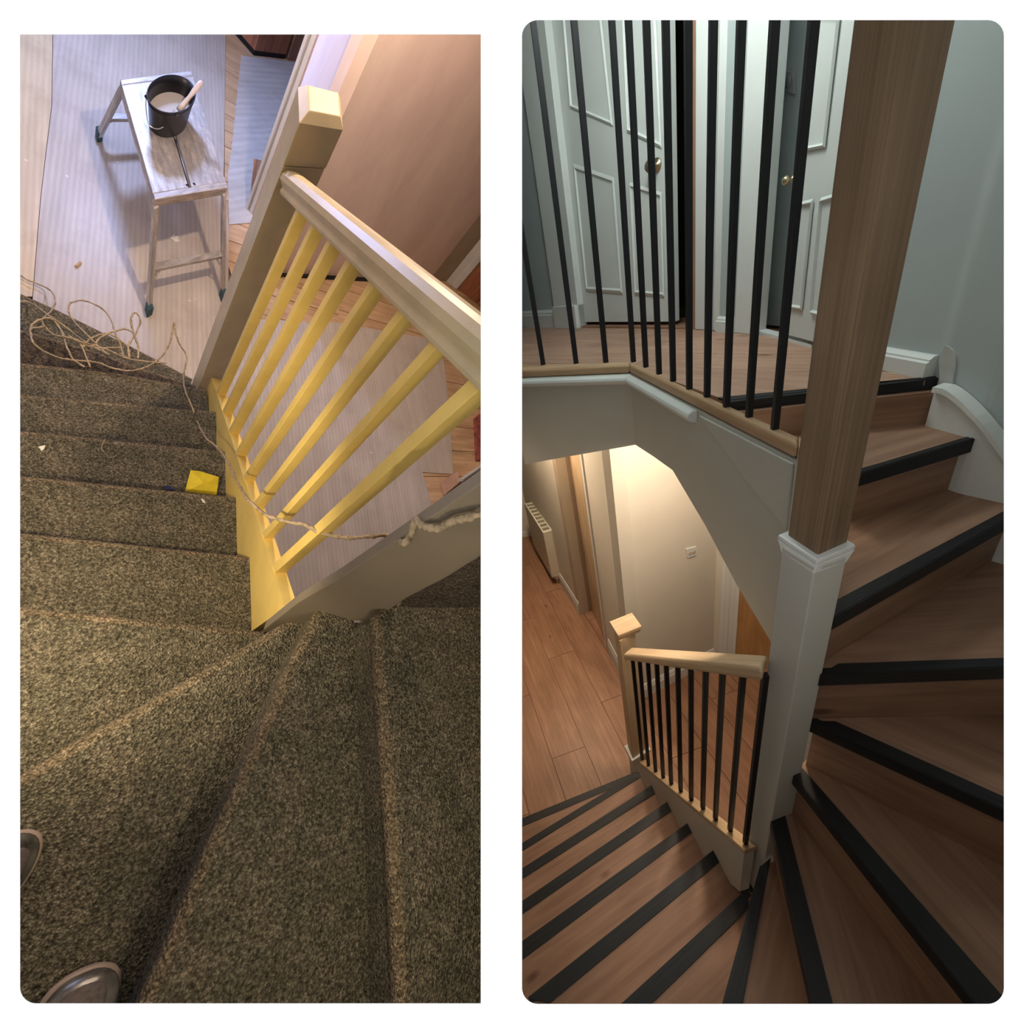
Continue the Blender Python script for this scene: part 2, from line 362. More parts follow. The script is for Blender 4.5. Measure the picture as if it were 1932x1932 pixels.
# -- walls of the landing -------------------------------------------------
H0 = RL[0]
bl = [xy(R.P(x, y, H0)) for x, y in ((958, 615.5), (1055, 617.3), (1097, 618.3), (1311, 621.5), (1345, 624), (1385, 628), (1420, 631.5), (1434, 630), (1531, 657))]
def wallseg(name, a, b, h0, h1a, h1b, th, mat, room, label, parent=None):
    d = Vector((b[0]-a[0], b[1]-a[1])); n = nrm(Vector((-d.y, d.x))); 
    c = Vector(((a[0]+b[0])/2, (a[1]+b[1])/2)); 
    if n.dot(c) < 0: n = -n                 # thickness grows away from the eye
    a2 = (a[0]+n.x*th, a[1]+n.y*th); b2 = (b[0]+n.x*th, b[1]+n.y*th)
    mb = MB().prism([(*a, h0), (*b, h0), (*b2, h0), (*a2, h0)], [(*a, h1a), (*b, h1b), (*b2, h1b), (*a2, h1a)])
    o = mb.build(name, mat, room, parent, u=(0, 0, 1))
    if parent is None: struct(o, label)
    return o, -n
def lerp2(a, b, t): return (a[0]+(b[0]-a[0])*t, a[1]+(b[1]-a[1])*t)
def skirt(name, a, b, h0, ht, th, mat, room, label, parent=None):
    d = Vector((b[0]-a[0], b[1]-a[1])); n = nrm(Vector((-d.y, d.x))); c = Vector(((a[0]+b[0])/2, (a[1]+b[1])/2))
    if n.dot(c) > 0: n = -n
    n3 = Vector((n.x, n.y, 0)); A = Vector((*a, h0)); B = Vector((*b, h0)); mb = MB()
    prof = [(0, 0), (th, 0), (th, ht*.72), (th*.75, ht*.78), (th*.75, ht*.86), (th*.35, ht), (0, ht)]
    mb.prism([A+n3*p+Vector((0, 0, q)) for p, q in prof], [B+n3*p+Vector((0, 0, q)) for p, q in prof])
    o = mb.build(name, mat, room, parent)
    if parent is None: struct(o, label, 'baseboard')
    return o
TL = 2.35
o, n = wallseg('wall_landing_left', bl[0], bl[1], H0, TL, TL, .1, GREYW, R, 'grey landing wall left of the panelled door')
skirt('baseboard_landing_left', bl[0], bl[1], H0, R.V(bl[1], 584)-H0, .03, WHITE, R, 'white skirting board below the grey wall left of the panelled door')
def upright(name, a, b, h0, h1, th, mat, room, parent=None, proud=.0, u=(0, 0, 1)):
    d = Vector((b[0]-a[0], b[1]-a[1])); n = nrm(Vector((-d.y, d.x))); c = Vector(((a[0]+b[0])/2, (a[1]+b[1])/2))
    if n.dot(c) < 0: n = -n
    q = [(a[0]-n.x*proud, a[1]-n.y*proud), (b[0]-n.x*proud, b[1]-n.y*proud), (b[0]+n.x*th, b[1]+n.y*th), (a[0]+n.x*th, a[1]+n.y*th)]
    return MB().slab(q, h1, h0).build(name, mat, room, parent, u=u, bev=.003)
# left door with its casing
d1 = thing('door_1', R, (*bl[2], H0), 'white four-panel door with a brass knob, standing ajar behind the black balusters', 'door'); d1['kind'] = 'structure'
upright('casing', bl[1], lerp2(bl[1], bl[2], .62), H0, TL, .06, WHITE, R, d1, .025)
upright('casing', lerp2(bl[1], bl[2], .62), bl[2], H0, TL, .06, DOORW, R, d1, .012)
upright('plinth_block', bl[1], bl[2], H0, R.V(bl[1], 577), .05, WHITE, R, d1, .045)
dl = (xy(R.P(1097, 613.5, H0+.01)), xy(R.P(1273, 614.5, H0+.01)))
def doorpt(px, py, off=0):
    q = R.W(px, py, *dl); n = Vector((dl[1][1]-dl[0][1], -(dl[1][0]-dl[0][0]), 0)); n = nrm(n)
    if n.dot(Vector((q.x, q.y, 0))) > 0: n = -n
    return q+n*off
dn = doorpt(1150, 500, 1)-doorpt(1150, 500)
dz0 = H0+.035
leaf = MB().slab([dl[0], dl[1], (dl[1][0]-dn.x*.04, dl[1][1]-dn.y*.04), (dl[0][0]-dn.x*.04, dl[0][1]-dn.y*.04)], TL, dz0).build('door_leaf', DOORW, R, d1, u=(0, 0, 1))
def door_panel(parent, quad, fn, dirn, inset=.055):
    """moulded panel: raised bead frame sloping in to a recessed field"""
    P = [fn(*q) for q in quad]; c = sum(P, Vector())/4
    Q = [p+(c-p)*inset for p in P]; Q2 = [p+(c-p)*(inset+.03) for p in P]
    mb = MB(); n = 4
    mb.add([p+dirn*.006 for p in P]+[p+dirn*.014 for p in Q]+[p+dirn*.002 for p in Q2], [[i, (i+1) % 4, 4+(i+1) % 4, 4+i] for i in range(4)]+[[4+i, 4+(i+1) % 4, 8+(i+1) % 4, 8+i] for i in range(4)]+[[8, 9, 10, 11]])
    return mb.build('panel', DOORW, R, parent)
for q in ([(1062, 20), (1135, 20), (1158, 238), (1077, 203)], [(1175, 20), (1238, 20), (1250, 280), (1185, 249)],
          [(1083, 308), (1160, 334), (1176, 554), (1107, 549)], [(1189, 343), (1250, 362), (1255, 560), (1199, 555)]):
    door_panel(d1, q, doorpt, dn)
k = doorpt(1240, 311, .0); mb = MB().lathe(k, [(.0, 0), (.034, 0), (.034, .008), (.012, .010), (.012, .03), (.026, .036), (.033, .048), (.033, .06), (.024, .073), (.001, .078)], 20, dn)
mb.build('door_knob', BRASS, R, d1, smooth=True, label='aged brass knob')
# threshold, dark opening, brown reveal
tq = [bl[2], bl[3], (bl[3][0]-dn.x*.12, bl[3][1]-dn.y*.12), (bl[2][0]-dn.x*.12, bl[2][1]-dn.y*.12)]
MB().slab(tq, H0+.012, H0-.02).build('threshold', BRWN, R, d1, u=(1, 0, 0), label='worn timber threshold')
o, _ = wallseg('wall_cupboard', (bl[2][0]-dn.x*.55, bl[2][1]-dn.y*.55), (bl[3][0]-dn.x*.55+.5, bl[3][1]-dn.y*.55), H0, TL, TL, .05, DARK, R, 'back wall inside the cupboard, coloured near-black as unlit')  # near-black colour stands for the unlit cupboard interior
ja = xy(R.P(1303, 621, H0)); jb = (ja[0]-dn.x*.5, ja[1]-dn.y*.5)
MB().slab([ja, bl[3], (bl[3][0]-dn.x*.5, bl[3][1]-dn.y*.5), jb], TL, H0).build('jamb', BRWN, R, d1, u=(0, 0, 1), bev=.004, label='brown timber jamb')
# right of the opening: casing, grey strip, casing, second doorway
upright('casing', bl[3], lerp2(bl[3], bl[4], .95), H0, TL, .08, WHITE, R, d1, .0)
wb = lerp2(bl[4], bl[5], .30)
o, _ = wallseg('wall_landing_middle', wb, bl[5], H0, TL, TL, .1, GREYW, R, 'narrow grey wall strip between the two landing doorways')
upright('casing', bl[4], wb, H0, TL, .08, WHITE, R, d1, .0)
skirt('baseboard_landing_middle', wb, bl[5], H0, R.V(bl[5], 598)-H0, .025, WHITE, R, 'short white skirting between the two landing doorways')
d2 = thing('door_2', R, (*bl[7], H0), 'white panelled door standing open behind the oak newel post', 'door'); d2['kind'] = 'structure'
upright('casing', bl[5], bl[6], H0, R.top(bl[5], TL), .08, WHITE, R, d2, .0)
dl2 = (xy(R.P(1474, 637, H0+.01)), xy(R.P(1562, 662, H0+.01)))
def doorpt2(px, py, off=0):
    q = R.W(px, py, *dl2); n = nrm(Vector((dl2[1][1]-dl2[0][1], -(dl2[1][0]-dl2[0][0]), 0)))
    if n.dot(Vector((q.x, q.y, 0))) > 0: n = -n
    return q+n*off
dn2 = doorpt2(1500, 500, 1)-doorpt2(1500, 500); t2 = R.top(dl2[1], TL)
MB().slab([dl2[0], dl2[1], (dl2[1][0]-dn2.x*.04, dl2[1][1]-dn2.y*.04), (dl2[0][0]-dn2.x*.04, dl2[0][1]-dn2.y*.04)], t2, H0+.03).build('door_leaf', DOORW, R, d2, u=(0, 0, 1))
for q in ([(1540, 20), (1590, 20), (1560, 278), (1512, 287)], [(1512, 380), (1538, 374), (1516, 585), (1491, 581)], [(1553, 372), (1590, 360), (1560, 600), (1532, 592)]):
    door_panel(d2, q, doorpt2, dn2, .05)
k = doorpt2(1497, 337, .0); MB().lathe(k, [(0, 0), (.016, 0), (.016, .004), (.007, .006), (.007, .018), (.014, .022), (.018, .03), (.012, .040), (.001, .043)], 20, dn2).build('door_knob', BRASS, R, d2, smooth=True, label='small brass knob')
MB().slab([bl[7], bl[8], (bl[8][0]+.05, bl[8][1]+.25), (bl[7][0]+.05, bl[7][1]+.3)], H0+.012, H0-.02).build('threshold', WHITE, R, d2, label='white painted threshold')
# small room behind the second doorway
ba = xy(R.P(1436, 612, H0)); bb2 = xy(R.P(1490, 617, H0))
o, _ = wallseg('wall_side_room', lerp2(ba, bb2, -.15), lerp2(ba, bb2, 4), H0, TL, TL, .05, GREYW, R, 'grey wall of the room seen through the open doorway')
sw = thing('light_switch', R, R.W(1492, 158, ba, bb2), 'grey square light switch on the wall inside the open doorway', 'switch')
sp = [R.W(x, y, ba, bb2) for x, y in ((1483, 131), (1503, 136), (1502, 177), (1482, 170))]; off = -nrm(Vector((sp[1]-sp[0]).cross(sp[3]-sp[0]))) 
if off.dot(sp[0]) > 0: off = -off
MB().plate([p+off*.012 for p in sp], -off*.012).build('plate', paint('grey_plastic', (.36, .36, .37), .4), R, sw, bev=.002)
cs = sum(sp, Vector())/4; MB().lathe(cs+off*.012, [(.02, 0), (.02, .006), (.001, .008)], 12, off).build('rocker', paint('dark_grey_plastic', (.25, .25, .26), .4), R, sw, smooth=True)

# -- landing floor ----------------------------------------------------------
c0 = R.P(1190, 690, H0); fl = struct(MB().slab([xy(R.P(x, y, H0)) for x, y in ((958, 700), (1190, 690), (1373, 742), (1530, 733), (1745, 716), (1744, 712), (1668, 700))]+[(bl[8][0]+.15, bl[8][1]), (bl[8][0]+.3, bl[8][1]+.6), (bl[3][0]+.2, bl[3][1]+.5), (bl[0][0], bl[0][1]+.4)], H0-.016, H0-.04).build('floor_landing', BRWN, R), 'landing floor deck under oak boards', 'floor')
dd = (bl[3][0]-bl[2][0], bl[3][1]-bl[2][1]); dd = R.P(1420, 700, H0)-R.P(1190, 692, H0)
ptR = (c0.x+dd.x*3, c0.y+dd.y*3)
far = [xy(R.P(958, 689, H0)), xy(c0), xy(R.P(1440, 700.5, H0)), xy(R.P(1660, 700, H0)), (bl[8][0]+.12, bl[8][1]), bl[6], bl[3], bl[2], bl[0]]
def hull(pts):
    pts = sorted(set((round(p[0], 5), round(p[1], 5)) for p in pts)); 
    def half(ps):
        o = []
        for p in ps:
            while len(o) > 1 and (o[-1][0]-o[-2][0])*(p[1]-o[-2][1])-(o[-1][1]-o[-2][1])*(p[0]-o[-2][0]) <= 0: o.pop()
            o.append(p)
        return o
    a = half(pts); b = half(pts[::-1]); return a[:-1]+b[:-1]
mid = xy(R.P(1440, 700.5, H0))
A_ = [xy(R.P(958, 689, H0)), xy(c0), mid, xy(R.P(1660, 700, H0)), (bl[8][0]+.12, bl[8][1]), bl[3], bl[0]]
B_ = [xy(c0), xy(R.P(1362, 752, H0)), xy(R.P(1755, 717, H0)), xy(R.P(1748, 712, H0)), xy(R.P(1660, 700, H0)), mid]
planks(hull(A_), (dd.x, dd.y), xy(c0), .24, 1.9, H0, H0-.015, OAKL, R, fl, gap=.0008, rnd=.0004)
planks(hull(B_), (dd.x, dd.y), xy(c0), .24, 1.9, H0, H0-.015, OAKL, R, fl, gap=.0008, rnd=.0004)

# -- right-hand wall and its stepped skirting -------------------------------
sp_ = [xy(R.P(1640, 694, H0)), xy(R.P(1744, 717, H0)), xy(R.P(1738, 803, RL[1])), lerp2(xy(R.P(1829, 842, RL[1])), xy(R.P(1816, 918, RL[2])), .5), xy(R.P(1893, 950, RL[2]))]
sp_[2] = lerp2(sp_[2], sp_[1], .3)
wp = [(p[0]+.035, p[1]+.012) for p in sp_]
wp.append((wp[4][0]+(wp[4][0]-wp[3][0])*1.0, wp[4][1]+(wp[4][1]-wp[3][1])*1.0-.2)); wp.append((wp[5][0]+.03, -.2))
wp.insert(0, (wp[0][0]-(wp[1][0]-wp[0][0])*1.5, wp[0][1]-(wp[1][1]-wp[0][1])*1.5))
def cr2(pts, n=5):
    out = [pts[0]]
    for i in range(1, len(pts)-1):
        p0, p1, p2 = map(Vector, (pts[i-1], pts[i], pts[i+1])); la = min(.22, (p1-p0).length*.45, (p2-p1).length*.45)
        a_ = p1+(p0-p1).normalized()*la; b_ = p1+(p2-p1).normalized()*la
        for k_ in range(n+1):
            t = k_/n; out.append(tuple(a_*(1-t)**2+p1*2*t*(1-t)+b_*t*t))
    out.append(pts[-1]); return out
wq = cr2(wp); k = len(wq); tops = [R.top(p, TL) for p in wq]; back = [(p[0]+.12, p[1]+.03) for p in wq]
wr = MB(); wr.add([(*p, RF) for p in wq]+[(*p, t) for p, t in zip(wq, tops)]+[(*p, RF) for p in back]+[(*p, t) for p, t in zip(back, tops)],
    [[i, i+1, k+i+1, k+i] for i in range(k-1)]+[[2*k+i, 3*k+i, 3*k+i+1, 2*k+i+1] for i in range(k-1)]+[[k+i, k+i+1, 3*k+i+1, 3*k+i] for i in range(k-1)]+[[i, 2*k+i, 2*k+i+1, i+1] for i in range(k-1)]+[[0, k, 3*k, 2*k], [k-1, 3*k-1, 4*k-1, 2*k-1]])
wro = struct(wr.build('wall_right_stair', GREYW, R), 'grey curving wall on the right beside the winding oak stairs')
skirt('baseboard_right', wp[1], wp[2], H0, R.V(sp_[1], 676)-H0, .034, WHITE, R, 'white skirting board on the landing right of the oak newel post')
fp = [(1786, 652), (1792, 654), (1800, 660), (1806, 672), (1806, 690), (1801, 715), (1799, 735), (1796, 745), (1788, 747), (1781, 742), (1776, 715), (1774, 680), (1780, 664)]
fv = [R.W(x, y, wp[3], wp[4]) for x, y in fp]; nf = nrm((fv[3]-fv[0]).cross(fv[7]-fv[0])); nf = -nf if nf.dot(fv[0]) > 0 else nf
MB().plate([v+nf*.005 for v in fv], -nf*.012).build('filler_patch', FILL, R, wro, label='pale patch of filler')
# stair skirt (white, curved top)
tpx = [(1763, 738), (1772, 739), (1782, 741), (1791, 746), (1800, 752), (1810, 760), (1820, 769), (1832, 781), (1845, 795), (1857, 809), (1870, 825), (1893, 858)]
tv = []
for x, y in tpx:
    a = R.W(x, y, sp_[2], sp_[3]); b = R.W(x, y, sp_[3], sp_[4])
    tv.append(a if a.y > sp_[3][1] else b)
tv.append(tv[-1]+(tv[-1]-tv[-2])*3)
mb = MB(); off = Vector((.033, .012, 0)); off2 = Vector((-.014, -.006, 0))
for a, b in zip(tv, tv[1:]):
    mb.prism([Vector((a.x, a.y, RL[4])), Vector((b.x, b.y, RL[5])), Vector((b.x, b.y, RL[5]))+off, Vector((a.x, a.y, RL[4]))+off], [a, b, b+off, a+off])
stair = thing('staircase', R, (*R.P(1500, 1600, RL[6]).xy, RF), 'winding oak staircase with black nosings, finished, in the right-hand view', 'staircase')
mb.build('wall_string', WHITE, R, stair, label='white curved skirting string')
mb = MB()
for a, b in zip(tv, tv[1:]): mb.prism([a+off, b+off, b+off2, a+off2], [a+off+Vector((0, 0, .016)), b+off+Vector((0, 0, .016)), b+off2+Vector((0, 0, .016)), a+off2+Vector((0, 0, .016))])
mb.build('string_bead', WHITE, R, stair)

# -- steps ------------------------------------------------------------------
NH = .038
def ext(a, b, k0, k1): return ((a[0]-(b[0]-a[0])*k0, a[1]-(b[1]-a[1])*k0), (b[0]+(b[0]-a[0])*k1, b[1]+(b[1]-a[1])*k1))
# level: (back edge of black strip) , (front edge), front edge measured at its lower arris?
st = {0: (((1360, 751), (1752, 715.5)), ((1375, 777), (1761, 735)), 1),
      1: (((1628, 884.5), (1824, 830)), ((1622.6, 915.6), (1837, 850)), 1),
      2: (((1582, 1131.7), (1893.6, 966)), ((1572.5, 1184), (1893.6, 1000)), 1),
      3: (((1590, 1253.5), (1893.6, 1243)), ((1551, 1292), (1893.6, 1279)), 1),
      4: (((1584.6, 1366), (1893.6, 1505)), ((1532, 1380.8), (1893.6, 1549.4)), 1),
      5: (((1512, 1449), (1891.6, 1882)), ((1491.7, 1472.7), (1821.6, 1894)), 1),
      6: (((1481, 1538.7), (1571, 1894)), ((1454, 1558.9), (1528, 1894)), 1),
      7: (((1453, 1625), (1401, 1894)), ((1434, 1640), (1365, 1894)), 0),
      8: (((1413, 1713), (1229.7, 1893)), ((1410, 1679), (1177, 1893)), 0),
      9: (((1374, 1612), (1037, 1893)), ((1360, 1595), (997, 1884)), 0),
      10: (((1319.8, 1559), (985, 1811)), ((1310.5, 1545.4), (985, 1778)), 0),
      11: (((1277.8, 1522), (985, 1725)), ((1265.4, 1509.7), (985, 1702)), 0),
      12: (((1240.6, 1494), (985, 1658.7)), ((1232.8, 1480.8), (985, 1640)), 0),
      13: (((1209.5, 1466), (985, 1606)), ((1203, 1458.4), (985, 1592)), 0),
      14: (((1209.5, 1464.5), (985, 1560)), ((1203, 1456), (985, 1545)), 0)}
S_ = {}
for k, (bk, fr, lo) in st.items():
    h = RL[k]
    B = [xy(R.P(x, y, h)) for x, y in bk]; Fh = h-NH if lo else h
    Fr = [xy(R.P(x, y, Fh)) for x, y in fr]
    if k in (2, 3, 4, 5, 6, 7, 8): e1_ = {2: .5, 3: .5, 4: .45, 5: .35, 6: .35, 7: .35, 8: .3}[k]; B = ext(*B, 0, e1_); Fr = ext(*Fr, 0, e1_)
    S_[k] = (B, Fr)
def endclip(poly, h): return clip(poly if area(poly) > 0 else poly[::-1], xy(R.P(960, 1900, h)), xy(R.P(960, 500, h))) if False else poly
def leftlimit(poly, h):                     # keep clear of the party wall
    a = xy(R.P(957, 1932, h)); b = xy(R.P(957, 600, h)); q = poly if area(poly) > 0 else poly[::-1]
    m1 = clip(q, a, b); m2 = clip(q, b, a)
    c = R.P(1400, 1500, h); s = lambda m: max((Vector(p)-Vector((c.x, c.y))).length for p in m) if m else 9e9
    n = Vector((-(b[1]-a[1]), b[0]-a[0])); side = n.x*(c.x-a[0])+n.y*(c.y-a[1])
    return m1 if side >= 0 else m2
for k in range(15):
    (B, Fr), h = S_[k], RL[k]
    dirv = Vector((Fr[1][0]-Fr[0][0], Fr[1][1]-Fr[0][1])); 
    if k >= 9:                              # straight flight: carry the lines on past the opening
        e = {9: .0, 10: .10, 11: .10, 12: .10, 13: .10, 14: .10}[k]; B = ext(*B, 0, e); Fr = ext(*Fr, 0, e)
    un = nrm(dirv); nb = Vector((-un.y, un.x)); 
    if nb.dot(Vector(B[1])-Vector(Fr[1])) < 0: nb = -nb
    if k == 0:
        rp = leftlimit([(Fr[0][0]+nb.x*.02, Fr[0][1]+nb.y*.02), (Fr[1][0]+nb.x*.02, Fr[1][1]+nb.y*.02), (Fr[1][0]+nb.x*.04, Fr[1][1]+nb.y*.04), (Fr[0][0]+nb.x*.04, Fr[0][1]+nb.y*.04)], h)
        par = MB().slab(rp, h-.03, RL[1]-.01).build('riser', OAKT, R, stair, u=(un.x, un.y, 0))
    else:
        pb, pf = S_[k-1]
        poly = [Fr[0], Fr[1]]
        if k in (6, 7, 8): 
            c = R.P(1960 if k == 6 else 1550, 2100, h); poly.append(None); poly = [Fr[0], Fr[1], xy(R.P({6: 1750, 7: 1480, 8: 1300}[k], 2080, h))]
        if k == 5: poly.append(xy(R.P(2000, 2000, h)))
        if k in (3, 4): pass
        nbp = .05
        q1 = Vector(pf[1]); q0 = Vector(pf[0]); d_ = nrm(q1-q0); n_ = Vector((-d_.y, d_.x)); 
        if n_.dot(Vector(Fr[1])-q1) > 0: n_ = -n_
        poly += [(q1.x+n_.x*nbp, q1.y+n_.y*nbp), (q0.x+n_.x*nbp, q0.y+n_.y*nbp)]
        if k in (1, 2): poly = [Fr[0], Fr[1], sp_[3] if k == 2 else sp_[2], (q1.x+n_.x*nbp, q1.y+n_.y*nbp), (q0.x+n_.x*nbp, q0.y+n_.y*nbp)]
        if k == 1: poly = hull(poly)
        if k >= 9: poly = hull(poly)
        poly = leftlimit(poly, h)
        par = MB().slab(poly, h, h-.022).build('tread', OAKT, R, stair, u=(un.x, un.y, 0))
        # riser below this tread
        s = .022; rp = [(Fr[0][0]+nb.x*s, Fr[0][1]+nb.y*s), (Fr[1][0]+nb.x*s, Fr[1][1]+nb.y*s), (Fr[1][0]+nb.x*(s+.02), Fr[1][1]+nb.y*(s+.02)), (Fr[0][0]+nb.x*(s+.02), Fr[0][1]+nb.y*(s+.02))]
        MB().slab(leftlimit(rp, h), h-.022, RL[k+1]-.01).build('riser', OAKT, R, stair, u=(un.x, un.y, 0))
    # black nosing: strip on top, lip down the front
    if k <= 7:
        e0 = .010; e1 = .006 if k == 0 else 0
        Fr = [(Fr[0][0]-un.x*e0, Fr[0][1]-un.y*e0), (Fr[1][0]+un.x*e1, Fr[1][1]+un.y*e1)]; B = [(B[0][0]-un.x*e0, B[0][1]-un.y*e0), B[1]]
    top = leftlimit([Fr[0], Fr[1], B[1], B[0]], h)
    MB().slab(top, h+.004, h-.002).build('nosing', NOSE, R, par, u=(un.x, un.y, 0))
    s = -.003; t = .018
    lip = leftlimit([(Fr[0][0]+nb.x*s, Fr[0][1]+nb.y*s), (Fr[1][0]+nb.x*s, Fr[1][1]+nb.y*s), (Fr[1][0]+nb.x*t, Fr[1][1]+nb.y*t), (Fr[0][0]+nb.x*t, Fr[0][1]+nb.y*t)], h)
    MB().slab(lip, h+.0025, h-NH).build('nosing_lip', NOSE, R, par, u=(un.x, un.y, 0))

# -- big newel post -----------------------------------------------------------
hc = None
arx = xy(R.P(1447, 1612, RL[7]))            # front arris at level 7
hc = R.V(arx, 1071)
cor = [R.P(1475.6, 1031, hc), R.P(1537, 1071, hc), R.P(1598.5, 1050, hc)]
cor.append(cor[0]+cor[2]-cor[1])
post = thing('newel_post', R, (*cor[1].xy, RL[8]-.1), 'tall oak newel post rising from a white box, between balusters and winding steps', 'post')
sq = [xy(p) for p in cor]
MB().slab(sq, hc, RL[8]-.13).build('white_box', STRW, R, post, bev=.003, label='white painted lower casing')
hcap = R.V(xy(cor[1]), 1058)
ho = R.V(xy(cor[1]), 1047)
oc = [R.P(1486, 1009, hcap), R.P(1543, 1047, hcap), R.P(1599, 1022, hcap)]; oc.append(oc[0]+oc[2]-oc[1])
tp = max(R.V(xy(p), 26) for p in oc[:3])
print('post z', tp, [R.cam((p.x, p.y, tp)).z for p in oc])
MB().slab([xy(p) for p in oc], tp, hc-.02).build('oak_shaft', OAKS, R, post, u=(0, 0, 1), bev=.004, label='ribbed raw oak upper shaft')
cc = sum(cor, Vector())/4
def grow(poly, c, d): return [(c.x+(p[0]-c.x)*(1+d), c.y+(p[1]-c.y)*(1+d)) for p in poly]
ocx = [R.P(1466, 1008, hcap), R.P(1541.5, 1058, hcap), R.P(1617, 1027, hcap)]; ocx.append(ocx[0]+ocx[2]-ocx[1])
o1 = [xy(p) for p in ocx]; hb = hcap-.035
mb = MB().prism([(*p, hb) for p in grow(sq, cc, .02)], [(*p, hcap-.012) for p in o1]); mb.prism([(*p, hcap-.012) for p in o1], [(*p, hcap) for p in grow(o1, cc, -.03)])
mb.build('collar', WHITE, R, post, bev=.003, label='white moulded collar')

# -- landing balustrade -------------------------------------------------------
hr_ = H0+.02
rb = [R.P(958, 688, hr_), R.P(1190, 682, hr_), R.P(1508, 822, hr_)]      # back top edge
rf = [R.P(958, 714, hr_-.045), R.P(1189, 705, hr_-.045), R.P(1503, 870, hr_-.045)]
MB().slab([xy(R.P(x, y, H0)) for x, y in ((1193, 698), (1366, 769), (1376, 744), (1200, 688))], H0-.017, H0-.05).build('light_stop_board', BRWN, R, fl)  # added to stop hall light leaking between rail and deck
bal = thing('landing_balustrade', R, (*rb[1].xy, H0), 'upper balustrade of black metal rods on an oak base rail along the landing', 'balustrade')
mb = MB()
for i in (0, 1):
    a, b, c, d = rf[i], rf[i+1], rb[i+1], rb[i]
    mb = MB().slab([xy(a), xy(b), xy(c), xy(d)], hr_, hr_-.045); mb.build('base_rail', OAKP if False else OAK, R, bal, u=xy(b-a)+(0,), bev=.014, seg=4)
bpx = [(1025, 688), (1087, 685.5), (1143, 683.5), (1195, 682), (1218.5, 692), (1243.5, 705), (1270, 718.5), (1300.5, 733.5), (1334, 748.5), (1370.5, 767), (1413, 786), (1461.5, 809)]
rods = []
for x, y in bpx+[(972, 690)]:
    p = R.P(x, y, hr_); rad = .0115*1.0
    wpx = 9.0+(x-1025)*.004 if x < 1195 else 9+(x-1195)*.012
    z = R.cam(p).z; rad = wpx*1.06/2*z/F
    tpz = R.V(xy(p), 12); tpz = min(tpz, R.top(xy(p), 3, .49))
    s = rad*.9; MB().slab([(p.x-s, p.y-s), (p.x+s, p.y-s), (p.x+s, p.y+s), (p.x-s, p.y+s)], tpz, hr_-.002).build('baluster', BLACK, R, bal, bev=.002)
# -- white fascia under it ----------------------------------------------------
ap = [R.P(958, 716, hr_-.05), R.P(1190, 708, hr_-.05), R.P(1505, 874, hr_-.05)]
pa, pb_, pc = map(xy, ap)
hL = lambda x, y, a, b: R.W(x, y, a, b)
l0 = hL(958, 872, pa, pb_); l1 = hL(1196, 839, pa, pb_)
mb = MB(); th = .10
nA = nrm(Vector((-(pb_[1]-pa[1]), pb_[0]-pa[0]))); nA = -nA if nA.dot(Vector(pa)) < 0 else nA
A3 = Vector((nA.x, nA.y, 0))*th
f1 = [Vector((*pa, hr_-.046)), Vector((*pb_, hr_-.046)), Vector((*pb_, l1.z)), Vector((*pa, l0.z))]
mb.plate(f1, A3)
struct(mb.build('trim_1', STRW, R), 'off-white fascia board under the landing edge, left of its inner corner', 'fascia')
low = [hL(x, y, pb_, pc) for x, y in ((1234, 862), (1269, 887), (1330, 990), (1390, 1103), (1452, 1207))]
post_l = hL(1478, 1010, pb_, pc)
nB = nrm(Vector((-(pc[1]-pb_[1]), pc[0]-pb_[0]))); nB = -nB if nB.dot(Vector((1, .4))) < 0 else nB
B3 = Vector((nB.x, nB.y, 0))*.05
pe = xy(cor[0]); pe = xy(hL(1490, 950, pb_, pc))
f2 = [Vector((*pb_, hr_-.046)), Vector((*pe, hr_-.046)), hL(1480, 1250, pb_, pc)]+low[::-1]+[Vector((*pb_, l1.z))]
mb = MB().plate(f2, B3)
string = mb.build('trim_2', STRW, R); struct(string, 'off-white sloping fascia between the landing and the tall oak post', 'fascia')
ce_ = lerp2(xy(oc[0]), xy(oc[2]), .4)
rt = [Vector((*pe, hr_-.046)), Vector((*ce_, hr_-.046)), Vector((*ce_, RL[7])), Vector((*pe, hL(1480, 1250, pb_, pc).z))]
MB().plate(rt, B3*.8).build('string_return', STRW, R, string)
rq = [xy(rf[2]), lerp2(xy(oc[0]), xy(oc[2]), .25), lerp2(xy(oc[3]), xy(oc[2]), .3), xy(rb[2])]
MB().slab(hull(rq), hr_-.001, hr_-.044).build('base_rail', OAK, R, bal, u=(0, 1, 0))
cr = [hL(1322, 783, pb_, pc), hL(1500, 874, pb_, pc), hL(1488, 1000, pb_, pc), hL(1410, 905, pb_, pc), hL(1360, 835, pb_, pc)]
nv = -Vector((nB.x, nB.y, 0))
MB().plate([v+nv*.008 for v in cr], -nv*.0085).build('string_board', STRW, R, string, bev=.003)
# half-round moulding below the oak rail
mA = [hL(958, 722, pa, pb_), hL(1190, 714, pa, pb_), hL(1316, 784, pb_, pc)]
md = thing('trim_4', R, mA[1], 'white half-round moulding under the oak landing rail, ending with a cut nose', 'moulding'); md['kind'] = 'structure'
for i in (0, 1):
    a, b = mA[i], mA[i+1]; t = nrm(b-a); x = nrm(t.cross(Vector((0, 0, 1)))); x = -x if x.dot(Vector((a.x, a.y, 0))) > 0 else x
    prof = [(0, .02), (.018, .022), (.034, .012), (.040, 0), (.034, -.014), (.018, -.024), (0, -.026)]
    mb = MB().prism([a+x*p+Vector((0, 0, q)) for p, q in prof], [b+x*p+Vector((0, 0, q)) for p, q in prof]); mb.build('moulding_length', WHITE, R, md, smooth=False, bev=.004)

